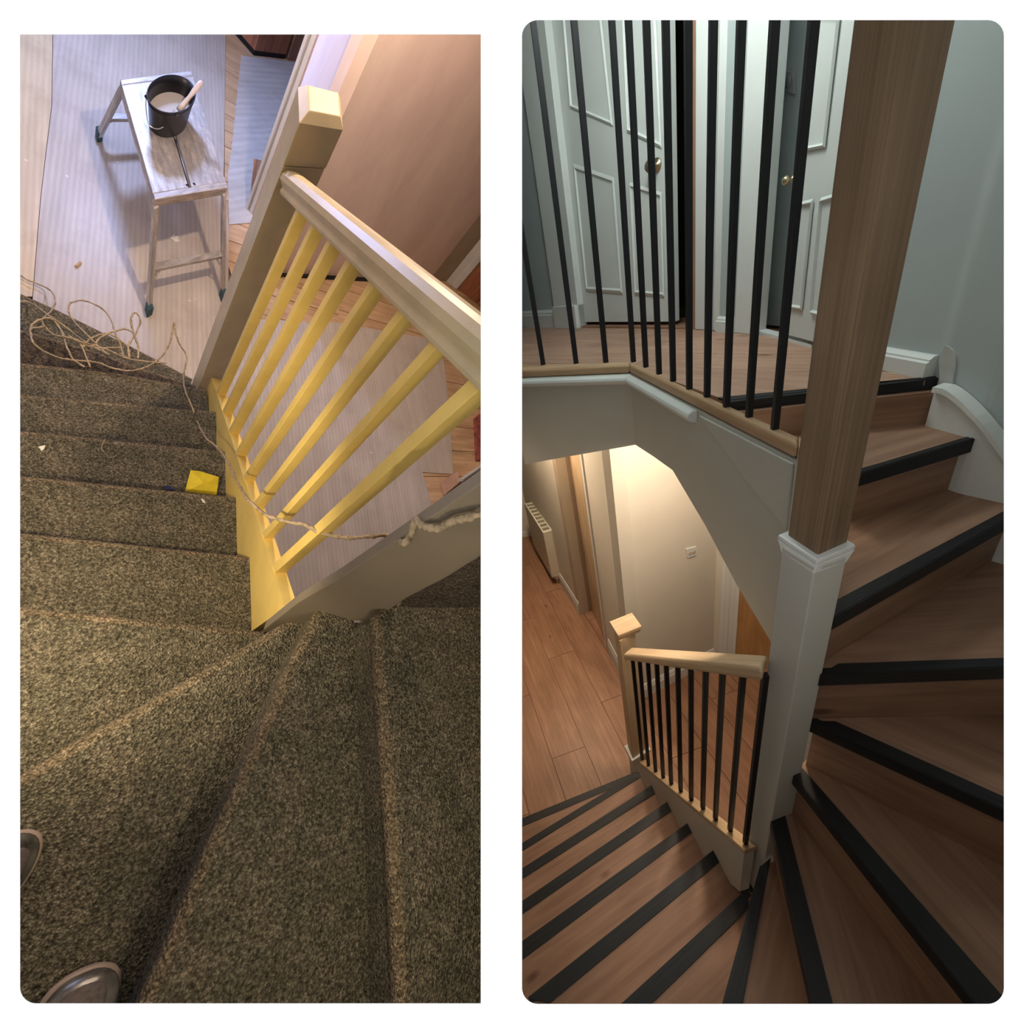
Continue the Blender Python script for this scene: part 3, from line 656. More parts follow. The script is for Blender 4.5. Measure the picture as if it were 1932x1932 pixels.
# -- lower flight balustrade ----------------------------------------------------
s8 = xy(R.P(1412, 1675, RL[8])); s13 = xy(R.P(1206, 1460, RL[13]))
sd = nrm(Vector(s13)-Vector(s8)); sn = Vector((-sd.y, sd.x)); sn = -sn if sn.dot(Vector((1, 0))) < 0 else sn
def SP(px, py, off=0): return R.W(px, py, (s8[0]+sn.x*off, s8[1]+sn.y*off), (s13[0]+sn.x*off, s13[1]+sn.y*off))
lb = thing('stair_balustrade', R, (*s13, RF), 'lower balustrade with oak handrail and black metal rods along the straight flight', 'balustrade')
a, b = SP(1206, 1437), SP(1405, 1604); wv_ = Vector((sn.x, sn.y, 0)); 
z1_ = R.P(1404, 1604, b.z); z2_ = R.P(1409, 1565, b.z); wd = min(.14, max(.05, (z2_-z1_).dot(wv_)))
MB().plate([a, b, b+wv_*wd, a+wv_*wd], (0, 0, -.03)).build('base_rail', OAKP, R, lb, u=b-a, bev=.004)
# white string under it
bot = [SP(1400, 1668), SP(1360, 1668), SP(1204, 1500)]
mb = MB(); a1 = a+Vector((0, 0, -.03)); b1 = b+Vector((0, 0, -.03))
mb.plate([a1, b1, Vector((b.x, b.y, RL[8]-.14)), Vector((a.x, a.y, RF))], wv_*.04)
mb.build('string', STRW, R, stair, label='off-white closed string of the straight flight')
bp2 = [(1211, 1427), (1222.9, 1438), (1236.5, 1449), (1250.8, 1460), (1266, 1472), (1284, 1486), (1304, 1502), (1326, 1518), (1350, 1538.5), (1378, 1559), (1407, 1582.6)]
tys = [1248, 1250, 1253, 1255, 1257, 1261, 1264, 1269, 1274, 1281, 1286]
hp = []
for i, (x, y) in enumerate(bp2):
    off = wd*.45; p = SP(x, y, off); ht = R.V(xy(p), tys[i]-14); z = R.cam(p).z; s = (5.2+i*.22)*.55*z/F
    hp.append(Vector((p.x, p.y, ht)))
    MB().slab([(p.x-s, p.y-s), (p.x+s, p.y-s), (p.x+s, p.y+s), (p.x-s, p.y+s)], ht, p.z-.03).build('baluster', BLACK, R, lb, bev=.002)
# handrail
off = wd*.45; ha = SP(1178, 1236, off); hb_ = SP(1440, 1262, off)
wdh = .5*.095
def hpt(px, py, side): return SP(px, py, off+side)
fr_t = [hpt(1176, 1234, -wdh), hpt(1439, 1259, -wdh)]; fr_b = [hpt(1177, 1246, -wdh), hpt(1438, 1287, -wdh)]
bk_t = [hpt(1192, 1220.5, wdh), hpt(1449, 1235, wdh)]
bk_b = [Vector((t.x, t.y, t.z-(q.z-p.z))) for t, q, p in zip(bk_t, fr_t, fr_b)]
mb = MB().prism([fr_t[0], bk_t[0], bk_b[0], fr_b[0]], [fr_t[1], bk_t[1], bk_b[1], fr_b[1]])
MB().prism([fr_t[0], bk_t[0], bk_b[0], fr_b[0]], [fr_t[1], bk_t[1], bk_b[1], fr_b[1]]).build('handrail', OAKP, R, lb, u=hb_-ha, bev=.012, seg=3)
# small newel
hn0 = SP(1194, 1436, 0).z
nn = [R.P(1177.5, 1408.5, hn0), R.P(1192.5, 1436.5, hn0), R.P(1228, 1414.5, hn0)]; nn.append(nn[0]+nn[2]-nn[1]); cn = sum(nn, Vector())/4
nq = [R.P(1184.7, 1408.7, hn0), R.P(1194, 1432, hn0), R.P(1218, 1414, hn0)]; nq.append(nq[0]+nq[2]-nq[1])
sn_ = thing('small_newel_post', R, (*cn.xy, RF), 'short oak newel post with flat cap at the foot of the lower balustrade', 'post')
htn = R.V(xy(nq[1]), 1210)
MB().slab([xy(p) for p in nq], htn, hn0).build('shaft', OAKP, R, sn_, u=(0, 0, 1), bev=.003)
MB().slab([xy(p) for p in nn], hn0+.004, hn0-.012).build('collar', WHITE, R, sn_, bev=.002, label='thin white collar')
MB().slab(grow([xy(p) for p in nq], cn, .04), hn0-.012, RF).build('white_box', STRW, R, sn_, bev=.003, label='white lower casing')
hk = R.V(xy(nq[1]), 1199); kq = [R.P(1149.6, 1172.5, hk), R.P(1166, 1199, hk), R.P(1210.5, 1181, hk)]; kq.append(kq[0]+kq[2]-kq[1]); kc = [xy(p) for p in kq]; kcn = sum(kq, Vector())/4
dz_ = hk-R.V(xy(kq[1]), 1208)
mb = MB().slab(kc, hk, hk-dz_*.55); mb.prism([(*p, hk-dz_*1.3) for p in grow(kc, kcn, -.12)], [(*p, hk-dz_*.55) for p in grow(kc, kcn, -.03)]); mb.build('cap', OAKP, R, sn_, u=(1, .4, 0), bev=.003, label='flat oak cap with stepped edge')

# -- lower hall -----------------------------------------------------------------
hf = RF
q = lambda x, y: xy(R.P(x, y, hf))
Rc = q(1004, 1010); W0 = q(1096, 1158.7); W1 = q(1117, 1151); W2 = q(1147, 1222); W3 = q(1196.6, 1322); W4 = q(1345, 1244); W5 = q(1386, 1252); W6 = q(1475, 1268)
TH = H0-.2
reg = hull([q(958, 1010), q(1010, 985), q(1120, 1100), q(1480, 1230), q(1480, 1640), q(1300, 1640), q(958, 1640)])
hfl = struct(MB().slab(reg, hf-.012, hf-.12).build('floor_hall', BRWN, R), 'hall floor deck under oak laminate boards', 'floor')
pd = R.P(1034, 1244, hf)-R.P(1001, 1166, hf); pw = R.P(1076, 1230, hf)-R.P(1034, 1244, hf)
planks(reg, xy(pd), q(1034, 1244), .30, 1.7, hf, hf-.011, OAKF, R, hfl, gap=.002)
far_a = q(958, 1016)
wallseg('wall_hall_far', far_a, (Rc[0]+.02, Rc[1]), hf, TH, TH, .1, CREAMW, R, 'cream far wall at the end of the lower hall')
skirt('baseboard_far', far_a, Rc, hf, .1, .02, WHITE, R, 'white skirting of the far hall wall')
wallseg('wall_hall_radiator', Rc, W0, hf, TH, TH, .1, CREAMW, R, 'cream hall wall behind the white radiator')
skirt('baseboard_radiator', Rc, W0, hf, R.V(W0, 1138)-hf, .02, WHITE, R, 'white skirting beside the white radiator')
wallseg('wall_hall_return', W0, W1, hf, TH, TH, .1, BEIGE, R, 'beige painted return of the doorway by the radiator')
oj = thing('door_3', R, (*W1, hf), 'tall oak door lining edge between the radiator wall and the beige wall', 'door'); oj['kind'] = 'structure'
W1b = lerp2(W1, W2, .9)
upright('lining', W1, W1b, hf, TH, .05, OAKP, R, oj, 0); upright('stop', W1b, W2, hf, TH, .05, WHITE, R, oj, .012)
wallseg('wall_hall_beige', W2, W3, hf, TH, TH, .1, CREAMW, R, 'narrow shaded cream wall beside the oak lining')
skirt('baseboard_beige', lerp2(W2, W3, .1), W3, hf, R.V(W2, 1196)-hf, .02, WHITE, R, 'white skirting behind the small newel post')
wallseg('wall_hall_cream', W3, W4, hf, TH, TH, .1, CREAMW, R, 'broad bright cream wall behind the lower balustrade')
skirt('baseboard_cream', W3, W4, hf, R.V(W3, 1301)-hf, .025, WHITE, R, 'white skirting of the broad cream wall')
d4 = thing('door_4', R, (*W4, hf), 'oak veneered door in a white moulded casing behind the white post', 'door'); d4['kind'] = 'structure'
Wm = [lerp2(W4, W5, t) for t in (.22, .42, .62, .82, 1)]
upright('casing', Wm[0], W5, hf, TH, .06, WHITE, R, d4, .01)
upright('casing_bead', Wm[1], Wm[2], hf, TH, .03, WHITE, R, d4, .025); upright('casing_bead', Wm[3], W5, hf, TH, .03, WHITE, R, d4, .03)
wallseg('wall_hall_corner', W4, Wm[0], hf, TH, TH, .1, CREAMW, R, 'sliver of cream wall beside the white casing')
upright('door_leaf', W5, W6, hf, TH, .04, DOORO, R, d4, -.01)
# ceiling of the hall
hcz = struct(MB().slab([q(958, 1400), far_a, (Rc[0], Rc[1]+.3), (W0[0]+.2, W0[1]+.3), (W4[0]+.2, W4[1]+.3), (W6[0]+.3, W6[1]), (W6[0]+.3, W6[1]-1.0), (pb_[0]+.3, pb_[1]+.1), (pb_[0]+A3.x*1.05, pb_[1]+A3.y*1.05), (pa[0]+A3.x*1.05, pa[1]+A3.y*1.05)], TH+.03, TH).build('ceiling_hall', STRW, R), 'hall ceiling under the landing', 'ceiling')
# socket on the cream wall
so = thing('wall_socket', R, R.W(1302, 1042, W3, W4), 'white double wall socket on the broad cream wall', 'socket')
sp = [R.W(x, y, W3, W4) for x, y in ((1293, 1035), (1312, 1030), (1313, 1047), (1296, 1052))]; nn_ = nrm((sp[1]-sp[0]).cross(sp[3]-sp[0])); nn_ = -nn_ if nn_.dot(sp[0]) > 0 else nn_
MB().plate([p+nn_*.012 for p in sp], -nn_*.012).build('plate', WHITE, R, so, bev=.003)
for t in (.3, .7):
    c = sp[0].lerp(sp[1], t).lerp(sp[3].lerp(sp[2], t), .55); MB().lathe(c+nn_*.012, [(.018, 0), (.018, .004), (.001, .005)], 8, nn_).build('outlet', BEIGE, R, so)
# radiator
pbm = R.P(1040.6, 1090.6, hf+.13); hrt = R.V(xy(pbm), 1005)
g = [R.P(988.7, 948.8, hrt), R.P(1006, 945.5, hrt), R.P(1042, 1000, hrt), R.P(1024.4, 1005, hrt)]
ra = thing('radiator', R, (*pbm.xy, hf+.13), 'white double panel radiator with a top grille on the hall wall', 'radiator')
gc = sum(g, Vector())/4
MB().slab(grow([xy(p) for p in g], gc, -.04), hrt-.03, hf+.15).build('body', RADW, R, ra)
g01 = (g[0].lerp(g[1], .14)); 
MB().slab([xy(g[0]), xy(g[1].lerp(g[0], .85)), xy(g[2].lerp(g[3], .85)), xy(g[3])], hrt, hf+.13).build('front_panel', RADW, R, ra, bev=.006)
MB().slab([xy(g[0].lerp(g[1], .85)), xy(g[1]), xy(g[2]), xy(g[3].lerp(g[2], .85))], hrt, hf+.13).build('back_panel', RADW, R, ra, bev=.006)
MB().slab([xy(g[3]), xy(g[3].lerp(g[0], .03)), xy(g[2].lerp(g[1], .03)), xy(g[2])], hrt-.004, hf+.14).build('end_panel', RADW, R, ra)
for i in range(9):
    t = .02+i*.117; a = g[3].lerp(g[0], t); b = g[2].lerp(g[1], t); a2 = g[3].lerp(g[0], t+.022); b2 = g[2].lerp(g[1], t+.022)
    MB().slab([xy(a), xy(b), xy(b2), xy(a2)], hrt-.002, hrt-.02).build('grille_bar', RADW, R, ra)
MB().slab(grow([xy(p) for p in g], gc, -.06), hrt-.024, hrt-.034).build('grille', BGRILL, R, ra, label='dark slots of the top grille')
vv = R.P(1050, 1086, hf+.12); MB().tube([vv, vv-Vector((0, 0, .12))], .018, 8).build('valve_pipe', CHROME, R, ra)
MB().lathe(vv-Vector((0, 0, .04)), [(.001, 0), (.04, 0), (.045, .04), (.03, .07), (.001, .075)], 12).build('valve', CHROME, R, ra, smooth=True)

# ================================================================== LEFT: stairwell under renovation
lr = LRZ
# -- carpeted steps -----------------------------------------------------------
cs_ = thing('carpeted_staircase', L, (*L.P(430, 850, LL(4)).xy, LF), 'stairs in worn grey-brown carpet with winders at the bottom, in the left-hand view', 'staircase')
nose = {1: [(500, 1190), (40, 1143)], 2: [(487, 1050), (40, 1003)], 3: [(457, 937), (40, 895)], 4: [(430, 850), (40, 810)], 5: [(410, 775), (40, 742)],
        6: [(389, 733), (220, 702), (40, 682)], 7: [(375, 727), (259, 690), (163, 655), (38, 619)], 8: [(364, 713), (249, 652), (109, 583), (38, 551)],
        0: [(589, 1176), (585, 1163), (570, 1158), (530, 1178), (450, 1226), (240, 1346), (141, 1400), (39, 1462)],
        -1: [(672, 1172), (660, 1098), (650, 1086), (640, 1087), (626, 1102), (600, 1145), (538, 1270), (450, 1468), (382, 1617), (317, 1773), (263, 1893)],
        -2: [(905, 1112), (846, 1128), (802, 1122), (767, 1122), (736, 1131), (708, 1160), (711, 1240), (714, 1292), (736, 1578), (751, 1886)]}
NP = {}
for k, pts in nose.items():
    h = LL(k); pp = [xy(L.P(x, y, h)) for x, y in pts]
    a, b = pp[-2], pp[-1]; e = {0: .45, -1: .35, -2: .3}.get(k, .35 if k < 6 else .5)
    m = (b[0]-a[0], b[1]-a[1]); ln = math.hypot(*m); e_ = {0: .35, -1: .22, -2: .15}.get(k, .30)
    pp.append((b[0]+m[0]/ln*e_, b[1]+m[1]/ln*e_)); NP[k] = pp
def llimit(poly, h):
    a = xy(L.P(930, 1932, h)); b = xy(L.P(930, 300, h)); q = poly if area(poly) > 0 else poly[::-1]
    c = L.P(400, 900, h); n = Vector((-(b[1]-a[1]), b[0]-a[0]))
    return clip(q, a, b) if n.x*(c.x-a[0])+n.y*(c.y-a[1]) >= 0 else clip(q, b, a)
def carpet_step(k, back, drop):
    """rounded carpeted nosing over a riser; front line from the view, back points closing the tread"""
    h = LL(k); fr = NP[k]; mb = MB(); rad = .024; n = len(fr)
    c = Vector((sum(p[0] for p in fr+back)/len(fr+back), sum(p[1] for p in fr+back)/len(fr+back)))
    rows = []; ccw = area(fr+back) > 0
    def nrm_at(i):
        a = Vector(fr[max(i-1, 0)]); b = Vector(fr[min(i+1, n-1)]); d = nrm(b-a); m = Vector((-d.y, d.x)); 
        return -m if ccw else m             # outwards
    N = [nrm_at(i) for i in range(n)]
    sec = [(-rad, 0), (-rad*.4, -.003), (-.002, -rad*.5), (0, -rad), (-.004, -rad*1.7), (-.018, -rad*2.3), (-.022, -drop)]
    for dx, dz in sec: rows.append([(fr[i][0]+N[i].x*dx, fr[i][1]+N[i].y*dx, h+dz) for i in range(n)])
    vs = [v for rrow in rows for v in rrow]; fs = [[r_*n+i, r_*n+i+1, (r_+1)*n+i+1, (r_+1)*n+i] for r_ in range(len(sec)-1) for i in range(n-1)]
    mb.add(vs, fs)
    loop = [Vector((p[0], p[1])) for p in rows[0]]+[Vector(p) for p in back]
    x0 = min(p.x for p in loop); x1 = max(p.x for p in loop); y0_ = min(p.y for p in loop); y1_ = max(p.y for p in loop)
    grid = [Vector((x0+i*.09, y0_+j*.09)) for i in range(1, int((x1-x0)/.09)+1) for j in range(1, int((y1_-y0_)/.09)+1)]
    cv_, _, cf_, *_r = delaunay_2d_cdt(loop+grid, [], [list(range(len(loop)))], 1, 1e-5)
    inside = lambda p: sum((a.y > p.y) != (b.y > p.y) and p.x < (b.x-a.x)*(p.y-a.y)/(b.y-a.y)+a.x for a, b in zip(loop, loop[1:]+loop[:1])) % 2 == 1
    mb.add([(p.x, p.y, h) for p in cv_], [list(f) for f in cf_ if inside(sum((cv_[i] for i in f), Vector((0, 0)))/len(f))])
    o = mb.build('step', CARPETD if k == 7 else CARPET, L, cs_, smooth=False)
    o.data.materials.append(CARPETW); nf_ = 4*(n-1)          # the rubbed edge of the carpet over the nosing
    for p in o.data.polygons[:nf_]: p.material_index = 1
    return o
def backof(k, dist=.07):
    """points of the next higher step's front line pushed under it"""
    fr = NP[k-1]; out = []
    d = nrm(Vector(fr[-1])-Vector(fr[0])); m = Vector((-d.y, d.x)); t = sum((Vector(q)-Vector(fr[0])).dot(m) for q in NP[k])
    m = -m if t > 0 else m
    return [(p[0]+m.x*dist, p[1]+m.y*dist) for p in (fr[-1], fr[0])]
for k in range(8, 0, -1): carpet_step(k, backof(k, .06), lr+.01)
carpet_step(0, [xy(L.P(-160, 2050, LL(0))), xy(L.P(190, 2070, LL(0))), xy(L.P(400, 1932, LL(0))), xy(L.P(540, 1560, LL(0))), xy(L.P(690, 1215, LL(0))), xy(L.P(650, 1150, LL(0)))], lr+.01)
carpet_step(-1, [xy(L.P(215, 2060, LL(-1))), xy(L.P(860, 2060, LL(-1))), xy(L.P(830, 1500, LL(-1))), xy(L.P(790, 1180, LL(-1)))], lr+.01)
carpet_step(-2, [xy(L.P(760, 2030, LL(-2))), xy(L.P(928, 2030, LL(-2))), xy(L.P(928, 1500, LL(-2))), xy(L.P(926, 1114, LL(-2)))], lr+.06)

# -- string of the lower flight, base of the balusters --------------------------
a5 = xy(L.P(500, 1190, LL(1))); a6 = xy(L.P(392, 735, LL(6)))
ld_ = nrm(Vector(a6)-Vector(a5)); ln_ = Vector((-ld_.y, ld_.x)); ln_ = -ln_ if ln_.dot(Vector((1, 0))) < 0 else ln_
def LS(px, py, off=.006): return L.W(px, py, (a5[0]+ln_.x*off, a5[1]+ln_.y*off), (a6[0]+ln_.x*off, a6[1]+ln_.y*off))
ti = [LS(399, 712), LS(445, 855), LS(501, 1031.6), LS(538, 1146)]
wl = Vector((ln_.x, ln_.y, 0))
to = []
for v, p in zip(ti, ((417, 712), (465, 850), (523, 1015), (561, 1131))):
    z = L.P(p[0], p[1], v.z); to.append(v+wl*max(.03, (z-v).dot(wl)))
mb = MB(); n = 4
mb.add(ti+to+[v-Vector((0, 0, .5)) for v in ti]+[v-Vector((0, 0, .5)) for v in to],
       [[i, i+1, n+i+1, n+i] for i in range(3)]+[[i, 2*n+i, 2*n+i+1, i+1] for i in range(3)]+[[n+i, n+i+1, 3*n+i+1, 3*n+i] for i in range(3)]+[[2*n+i, 3*n+i, 3*n+i+1, 2*n+i+1] for i in range(3)]+[[0, n, 3*n, 2*n], [3, 2*n+3, 3*n+3, n+3]])
mb.build('string', YELP, L, cs_, label='cream painted string, coloured as if yellow-lit, beside the carpet')
# upper string, crossing to the right
u0 = xy(L.P(500, 1190, LL(1))); u1 = xy(L.P(706, 1168, LL(-2)+.0))
u1 = xy(L.P(672, 1172, LL(-1)))
def US(px, py): return L.W(px, py, u0, u1)
tt = [US(497, 1188), US(560, 1138), US(640, 1091), US(775, 1001), US(928, 897)]
bb = [US(494, 1207), US(590, 1205), US(668, 1171), US(701, 1173), US(768, 1128), US(845, 1088), US(928, 1036)]
print('upper string', [tuple(round(c, 2) for c in v) for v in tt+bb])
nu = nrm(Vector((-(u1[1]-u0[1]), u1[0]-u0[0], 0))); nu = -nu if nu.dot(Vector((u0[0], u0[1], 0))) < 0 else nu
MB().plate(tt+bb[::-1], nu*.035).build('upper_string', CREAMSH, L, cs_, bev=.003, label='cream string board of the upper flight, shade put into its colour')
MB().plate([US(x, y)+nu*.006 for x, y in ((740, 1120), (768, 1118), (845, 1078), (928, 1026), (928, 1150), (846, 1150), (767, 1150))], nu*.02).build('upstand', CARPETD, L, cs_, label='carpeted upstand under the upper string, shade put into its colour')  # darker carpet colour stands for shade here, not dust

# -- newel, balusters, handrail ---------------------------------------------------
yb = thing('cream_balustrade', L, (*a6, LF), 'cream painted wooden balustrade, balusters coloured as if yellow-lit: square newel, square balusters and a rounded handrail', 'balustrade')
hj = -1.2
nj = [L.P(533.8, 248, hj), L.P(534.6, 313, hj), L.P(612.7, 318, hj)]; nj.append(nj[0]+nj[2]-nj[1]); njc = sum(nj, Vector())/4
print('newel', [tuple(round(c, 2) for c in v) for v in nj], 'base', L.px((nj[1].x, nj[1].y, LL(6))), L.px((nj[1].x, nj[1].y, LF)))
MB().slab([xy(p) for p in nj], hj-.004, LF).build('newel_post', CREAM, L, yb, u=(0, 0, 1), bev=.003)
h2 = L.V(xy(nj[1]), 236); h3 = L.V(xy(nj[1]), 214)
blk = grow([xy(p) for p in nj], njc, .03)
h_ch = L.V(blk[1], 232)
tq = [L.P(569.6, 178, h_ch+.05), L.P(586, 213.5, h_ch+.05), L.P(637, 216, h_ch+.05), L.P(636, 179, h_ch+.05)]
tq2 = [xy(p) for p in grow(blk, njc, -.30)]
mb = MB().prism([(*p, hj) for p in blk], [(*p, h_ch) for p in blk]); n0 = 4
mb = MB(); mb.add([(*p, hj+.002) for p in blk]+[(*p, h_ch) for p in blk]+[(*p, h_ch+.035) for p in tq2], [[3, 2, 1, 0]]+[[i, (i+1) % 4, 4+(i+1) % 4, 4+i] for i in range(4)]+[[4+i, 4+(i+1) % 4, 8+(i+1) % 4, 8+i] for i in range(4)]+[[8, 9, 10, 11]])
mb.build('newel_cap', CREAM, L, yb, bev=.004, label='chamfered cap block')
arr = [((97, 437), (105, 450), (152, 452)), ((130, 530), (145, 562), (195, 565)), ((165, 655), (183, 685), (235, 687)), ((205, 790), (225, 823), (278, 820)),
       ((258, 935), (278, 968), (332, 968)), ((308, 1105), (335, 1142), (388, 1140)), ((362, 1280), (388, 1330), (442, 1325)), ((430, 1488), (450, 1545), (520, 1545))]
cv = lambda p: (380+p[0]*.3105, 600+p[1]*.3105)
und = [(537, 360), (553, 396), (577.6, 419), (660, 498), (773, 606), (821.5, 656), (874, 703), (930, 756)]
def hit_under(p):
    """height at which the plumb line over p passes the seen underside of the handrail"""
    lo, hi = LL(6), -.1
    for _ in range(60):
        m = (lo+hi)/2; q = L.px((p[0], p[1], m))
        yy = None
        for (x0, y0), (x1, y1) in zip(und, und[1:]):
            if x0 <= q.x <= x1: yy = y0+(y1-y0)*(q.x-x0)/(x1-x0)
        if yy is None: yy = -1e9 if q.x < und[0][0] else 1e9
        if q.y > yy: lo = m
        else: hi = m
    return lo
rail_pts = []
for Lc, Ac, Rc_ in arr:
    A = LS(*cv(Ac), .008); Rr = L.P(*cv(Rc_), A.z); wv2 = Rr-A; wv2.z = 0
    s = wv2.length; fwd = Vector((ld_.x, ld_.y, 0))*s*.95
    q = [xy(A), xy(A+wl*s), xy(A+wl*s+fwd), xy(A+fwd)]
    ht = hit_under(q[0]); rail_pts.append(Vector((*(Vector(q[0])+Vector(q[2]))/2, ht)))
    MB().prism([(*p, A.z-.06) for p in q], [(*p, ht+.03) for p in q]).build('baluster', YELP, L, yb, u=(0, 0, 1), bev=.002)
print('rail', [tuple(round(c, 2) for c in v) for v in rail_pts], s)
sc = (rail_pts[0]+rail_pts[-1])/2; off = (Vector(xy(rail_pts[3]))-Vector(a5)).dot(ln_)
RA = LS(555, 352, off); RB = LS(925, 672, off)
for p_ in (RA, RB): print('rail z', L.cam(p_).z, tuple(p_))
t_ = RB-RA; RB = RB+t_*.10; t_ = RB-RA; RA2 = RA-t_*.02
def railprof(w, h):
    return [(-w*.36, -h*.5), (w*.36, -h*.5), (w*.40, -h*.38), (w*.36, -h*.22), (w*.42, -h*.12), (w*.5, .02*h), (w*.48, h*.22), (w*.36, h*.40), (w*.18, h*.49), (0, h*.52), (-w*.18, h*.49), (-w*.36, h*.40), (-w*.48, h*.22), (-w*.5, .02*h), (-w*.42, -h*.12), (-w*.36, -h*.22), (-w*.40, -h*.38)]
za, zb = L.cam(RA).z, L.cam(RB).z
print('radii', 52/2*za/F, 128/2*zb/F)
RW = .5*(52*za/F+128*zb/F)
MB().sweep(railprof(RW*1.0, RW*.9), RA, RB).build('handrail', CREAM, L, yb, u=t_, bev=.004, smooth=False)

# -- walls ---------------------------------------------------------------------------
fq = lambda x, y, h=LF: xy(L.P(x, y, h))
w0, w1, w2 = fq(497, 511), fq(811, 528), fq(842, 531)
wA, wB = fq(465, 392), fq(477, 403)
def lwall(name, a, b, mat, label, th=.08, ha=None, hb=None):
    d = Vector((b[0]-a[0], b[1]-a[1])); n = nrm(Vector((-d.y, d.x)))
    if n.dot(Vector(a)) < 0: n = -n
    ta = L.top(a, .3) if ha is None else ha; tb = L.top(b, .3) if hb is None else hb
    o = MB().prism([(*a, LF), (*b, LF), (b[0]+n.x*th, b[1]+n.y*th, LF), (a[0]+n.x*th, a[1]+n.y*th, LF)], [(*a, ta), (*b, tb), (b[0]+n.x*th, b[1]+n.y*th, tb), (a[0]+n.x*th, a[1]+n.y*th, ta)]).build(name, mat, L, u=(0, 0, 1))
    return struct(o, label)
lwall('wall_plaster', w0, w1, PLASTER, 'pinkish freshly skimmed plaster wall behind the cream balustrade')
lwall('wall_bare_strip', w1, w2, BEIGEW, 'bare beige wall strip right of the pink plaster')
lwall('wall_plaster_return', wB, w0, PLASTER, 'bluish-lit return of the plaster wall beside the doorway')
def lup(name, a, b, h0, h1, th, mat, parent, proud=0, label=None):
    d = Vector((b[0]-a[0], b[1]-a[1])); n = nrm(Vector((-d.y, d.x)))
    if n.dot(Vector(a)) < 0: n = -n
    q = [(a[0]-n.x*proud, a[1]-n.y*proud), (b[0]-n.x*proud, b[1]-n.y*proud), (b[0]+n.x*th, b[1]+n.y*th), (a[0]+n.x*th, a[1]+n.y*th)]
    t0 = min(h1, L.top(q[0], .3), L.top(q[2], .3))
    return MB().slab(q, t0, h0).build(name, mat, L, parent, u=(0, 0, 1), bev=.003, label=label)
d5 = thing('door_5', L, (*wA, LF), 'bluish white door casing beside the plaster wall, behind the square newel', 'door'); d5['kind'] = 'structure'
for t0, t1, pr in ((0, .28, .02), (.28, .55, -.015), (.55, 1.0, .012)): lup('casing', lerp2(wA, wB, t0), lerp2(wA, wB, t1), LF, .3, .05, TRIMW, d5, pr)
w3, w4, w5 = fq(863, 545), fq(905, 578), fq(925, 594)
d6 = thing('door_6', L, (*w2, LF), 'white door casing and red-brown door right of the plaster wall', 'door'); d6['kind'] = 'structure'
for t0, t1, pr in ((0, .45, .01), (.45, .6, .02), (.6, .9, .03), (.9, 1, .01)): lup('casing', lerp2(w2, w3, t0), lerp2(w2, w3, t1), LF, .3, .05, TRIMW, d6, pr)
lup('door_leaf', w3, lerp2(w3, w5, .55), LF, .3, .05, REDW, d6, -.01, label='red-brown door leaf'); lup('door_leaf', lerp2(w3, w5, .57), w5, LF, .3, .05, REDW, d6, .0)

# -- floor -----------------------------------------------------------------------------
freg = hull([fq(-120, 20), fq(600, 20), fq(925, 592), fq(925, 1150), fq(560, 1250), fq(-120, 900)])
cut = lambda poly: poly
lf = struct(MB().slab(llimit(freg, LF), LF-.03, LF-.12).build('floor_hall_boarded', BRWN, L), 'old hall floor structure under the boards', 'floor')
bd = L.P(905.6, 852.8, LF)-L.P(852, 849.7, LF)
y0 = L.P(852, 849.7, LF); y1_ = L.P(851, 804, LF); bn = Vector((-bd.y, bd.x)).normalized(); bw = abs((Vector(xy(y1_))-Vector(xy(y0))).dot(bn))
print('board w', bw)
strip = llimit(hull([fq(640, 505), fq(925, 480), fq(925, 1150), fq(640, 1250)]), LF)
planks(strip, xy(bd), xy(y0), bw, 3.0, LF-.004, LF-.025, PINE, L, lf, gap=.004, rnd=.002, name='floorboard')
strip2 = hull([fq(424, 20), fq(640, 20), fq(640, 640), fq(480, 640), fq(424, 480)])
planks(strip2, xy(bd), xy(y0), bw*.8, 3.0, LF-.004, LF-.025, PINE, L, lf, gap=.005, rnd=.002, name='floorboard')
def sheet(name, px, mat, label, h1, grp=None, u=None):
    poly = [fq(x, y) for x, y in px]
    uu = L.P(*u[1], LF)-L.P(*u[0], LF)
    return tag(MB().slab(poly, h1, h1-.004).build(name, mat, L, u=uu, bev=.001), label, 'floor sheet', grp)
sheet('protection_board', [(101, 20), (98, 200), (77.6, 369.5), (62, 560), (40, 800), (600, 1250), (840, 1060), (808, 930), (797, 891), (855, 895), (850, 819), (844, 741), (836, 676), (815, 640), (640, 610), (430, 600), (432, 430), (422, 331), (426, 20)], SHEET, 'large ribbed beige protection board covering the floor under the step stool', LF+.004, u=((300, 60), (290, 500)))
sheet('protection_board', [(-80, 20), (100, 20), (97, 200), (76.6, 369.5), (61, 560), (-80, 560)], SHEETY, 'yellowish protection board along the left edge of the floor', LF+.003, u=((60, 60), (40, 500)))
sheet('protection_board', [(455, 105), (557, 118), (489, 337), (478, 420), (432, 424), (430, 330), (438, 270)], SHEETW, 'whitish board lying between the ribbed board and the door casing', LF+.002, u=((460, 110), (550, 120)))
gp = [fq(x, y) for x, y in ((522, 514), (690, 523), (694, 531), (526, 522))]
struct(MB().slab(gp, LF+.001, LF-.002).build('trim_3', DARK, L), 'dark gap along the foot of the plaster wall', 'gap')

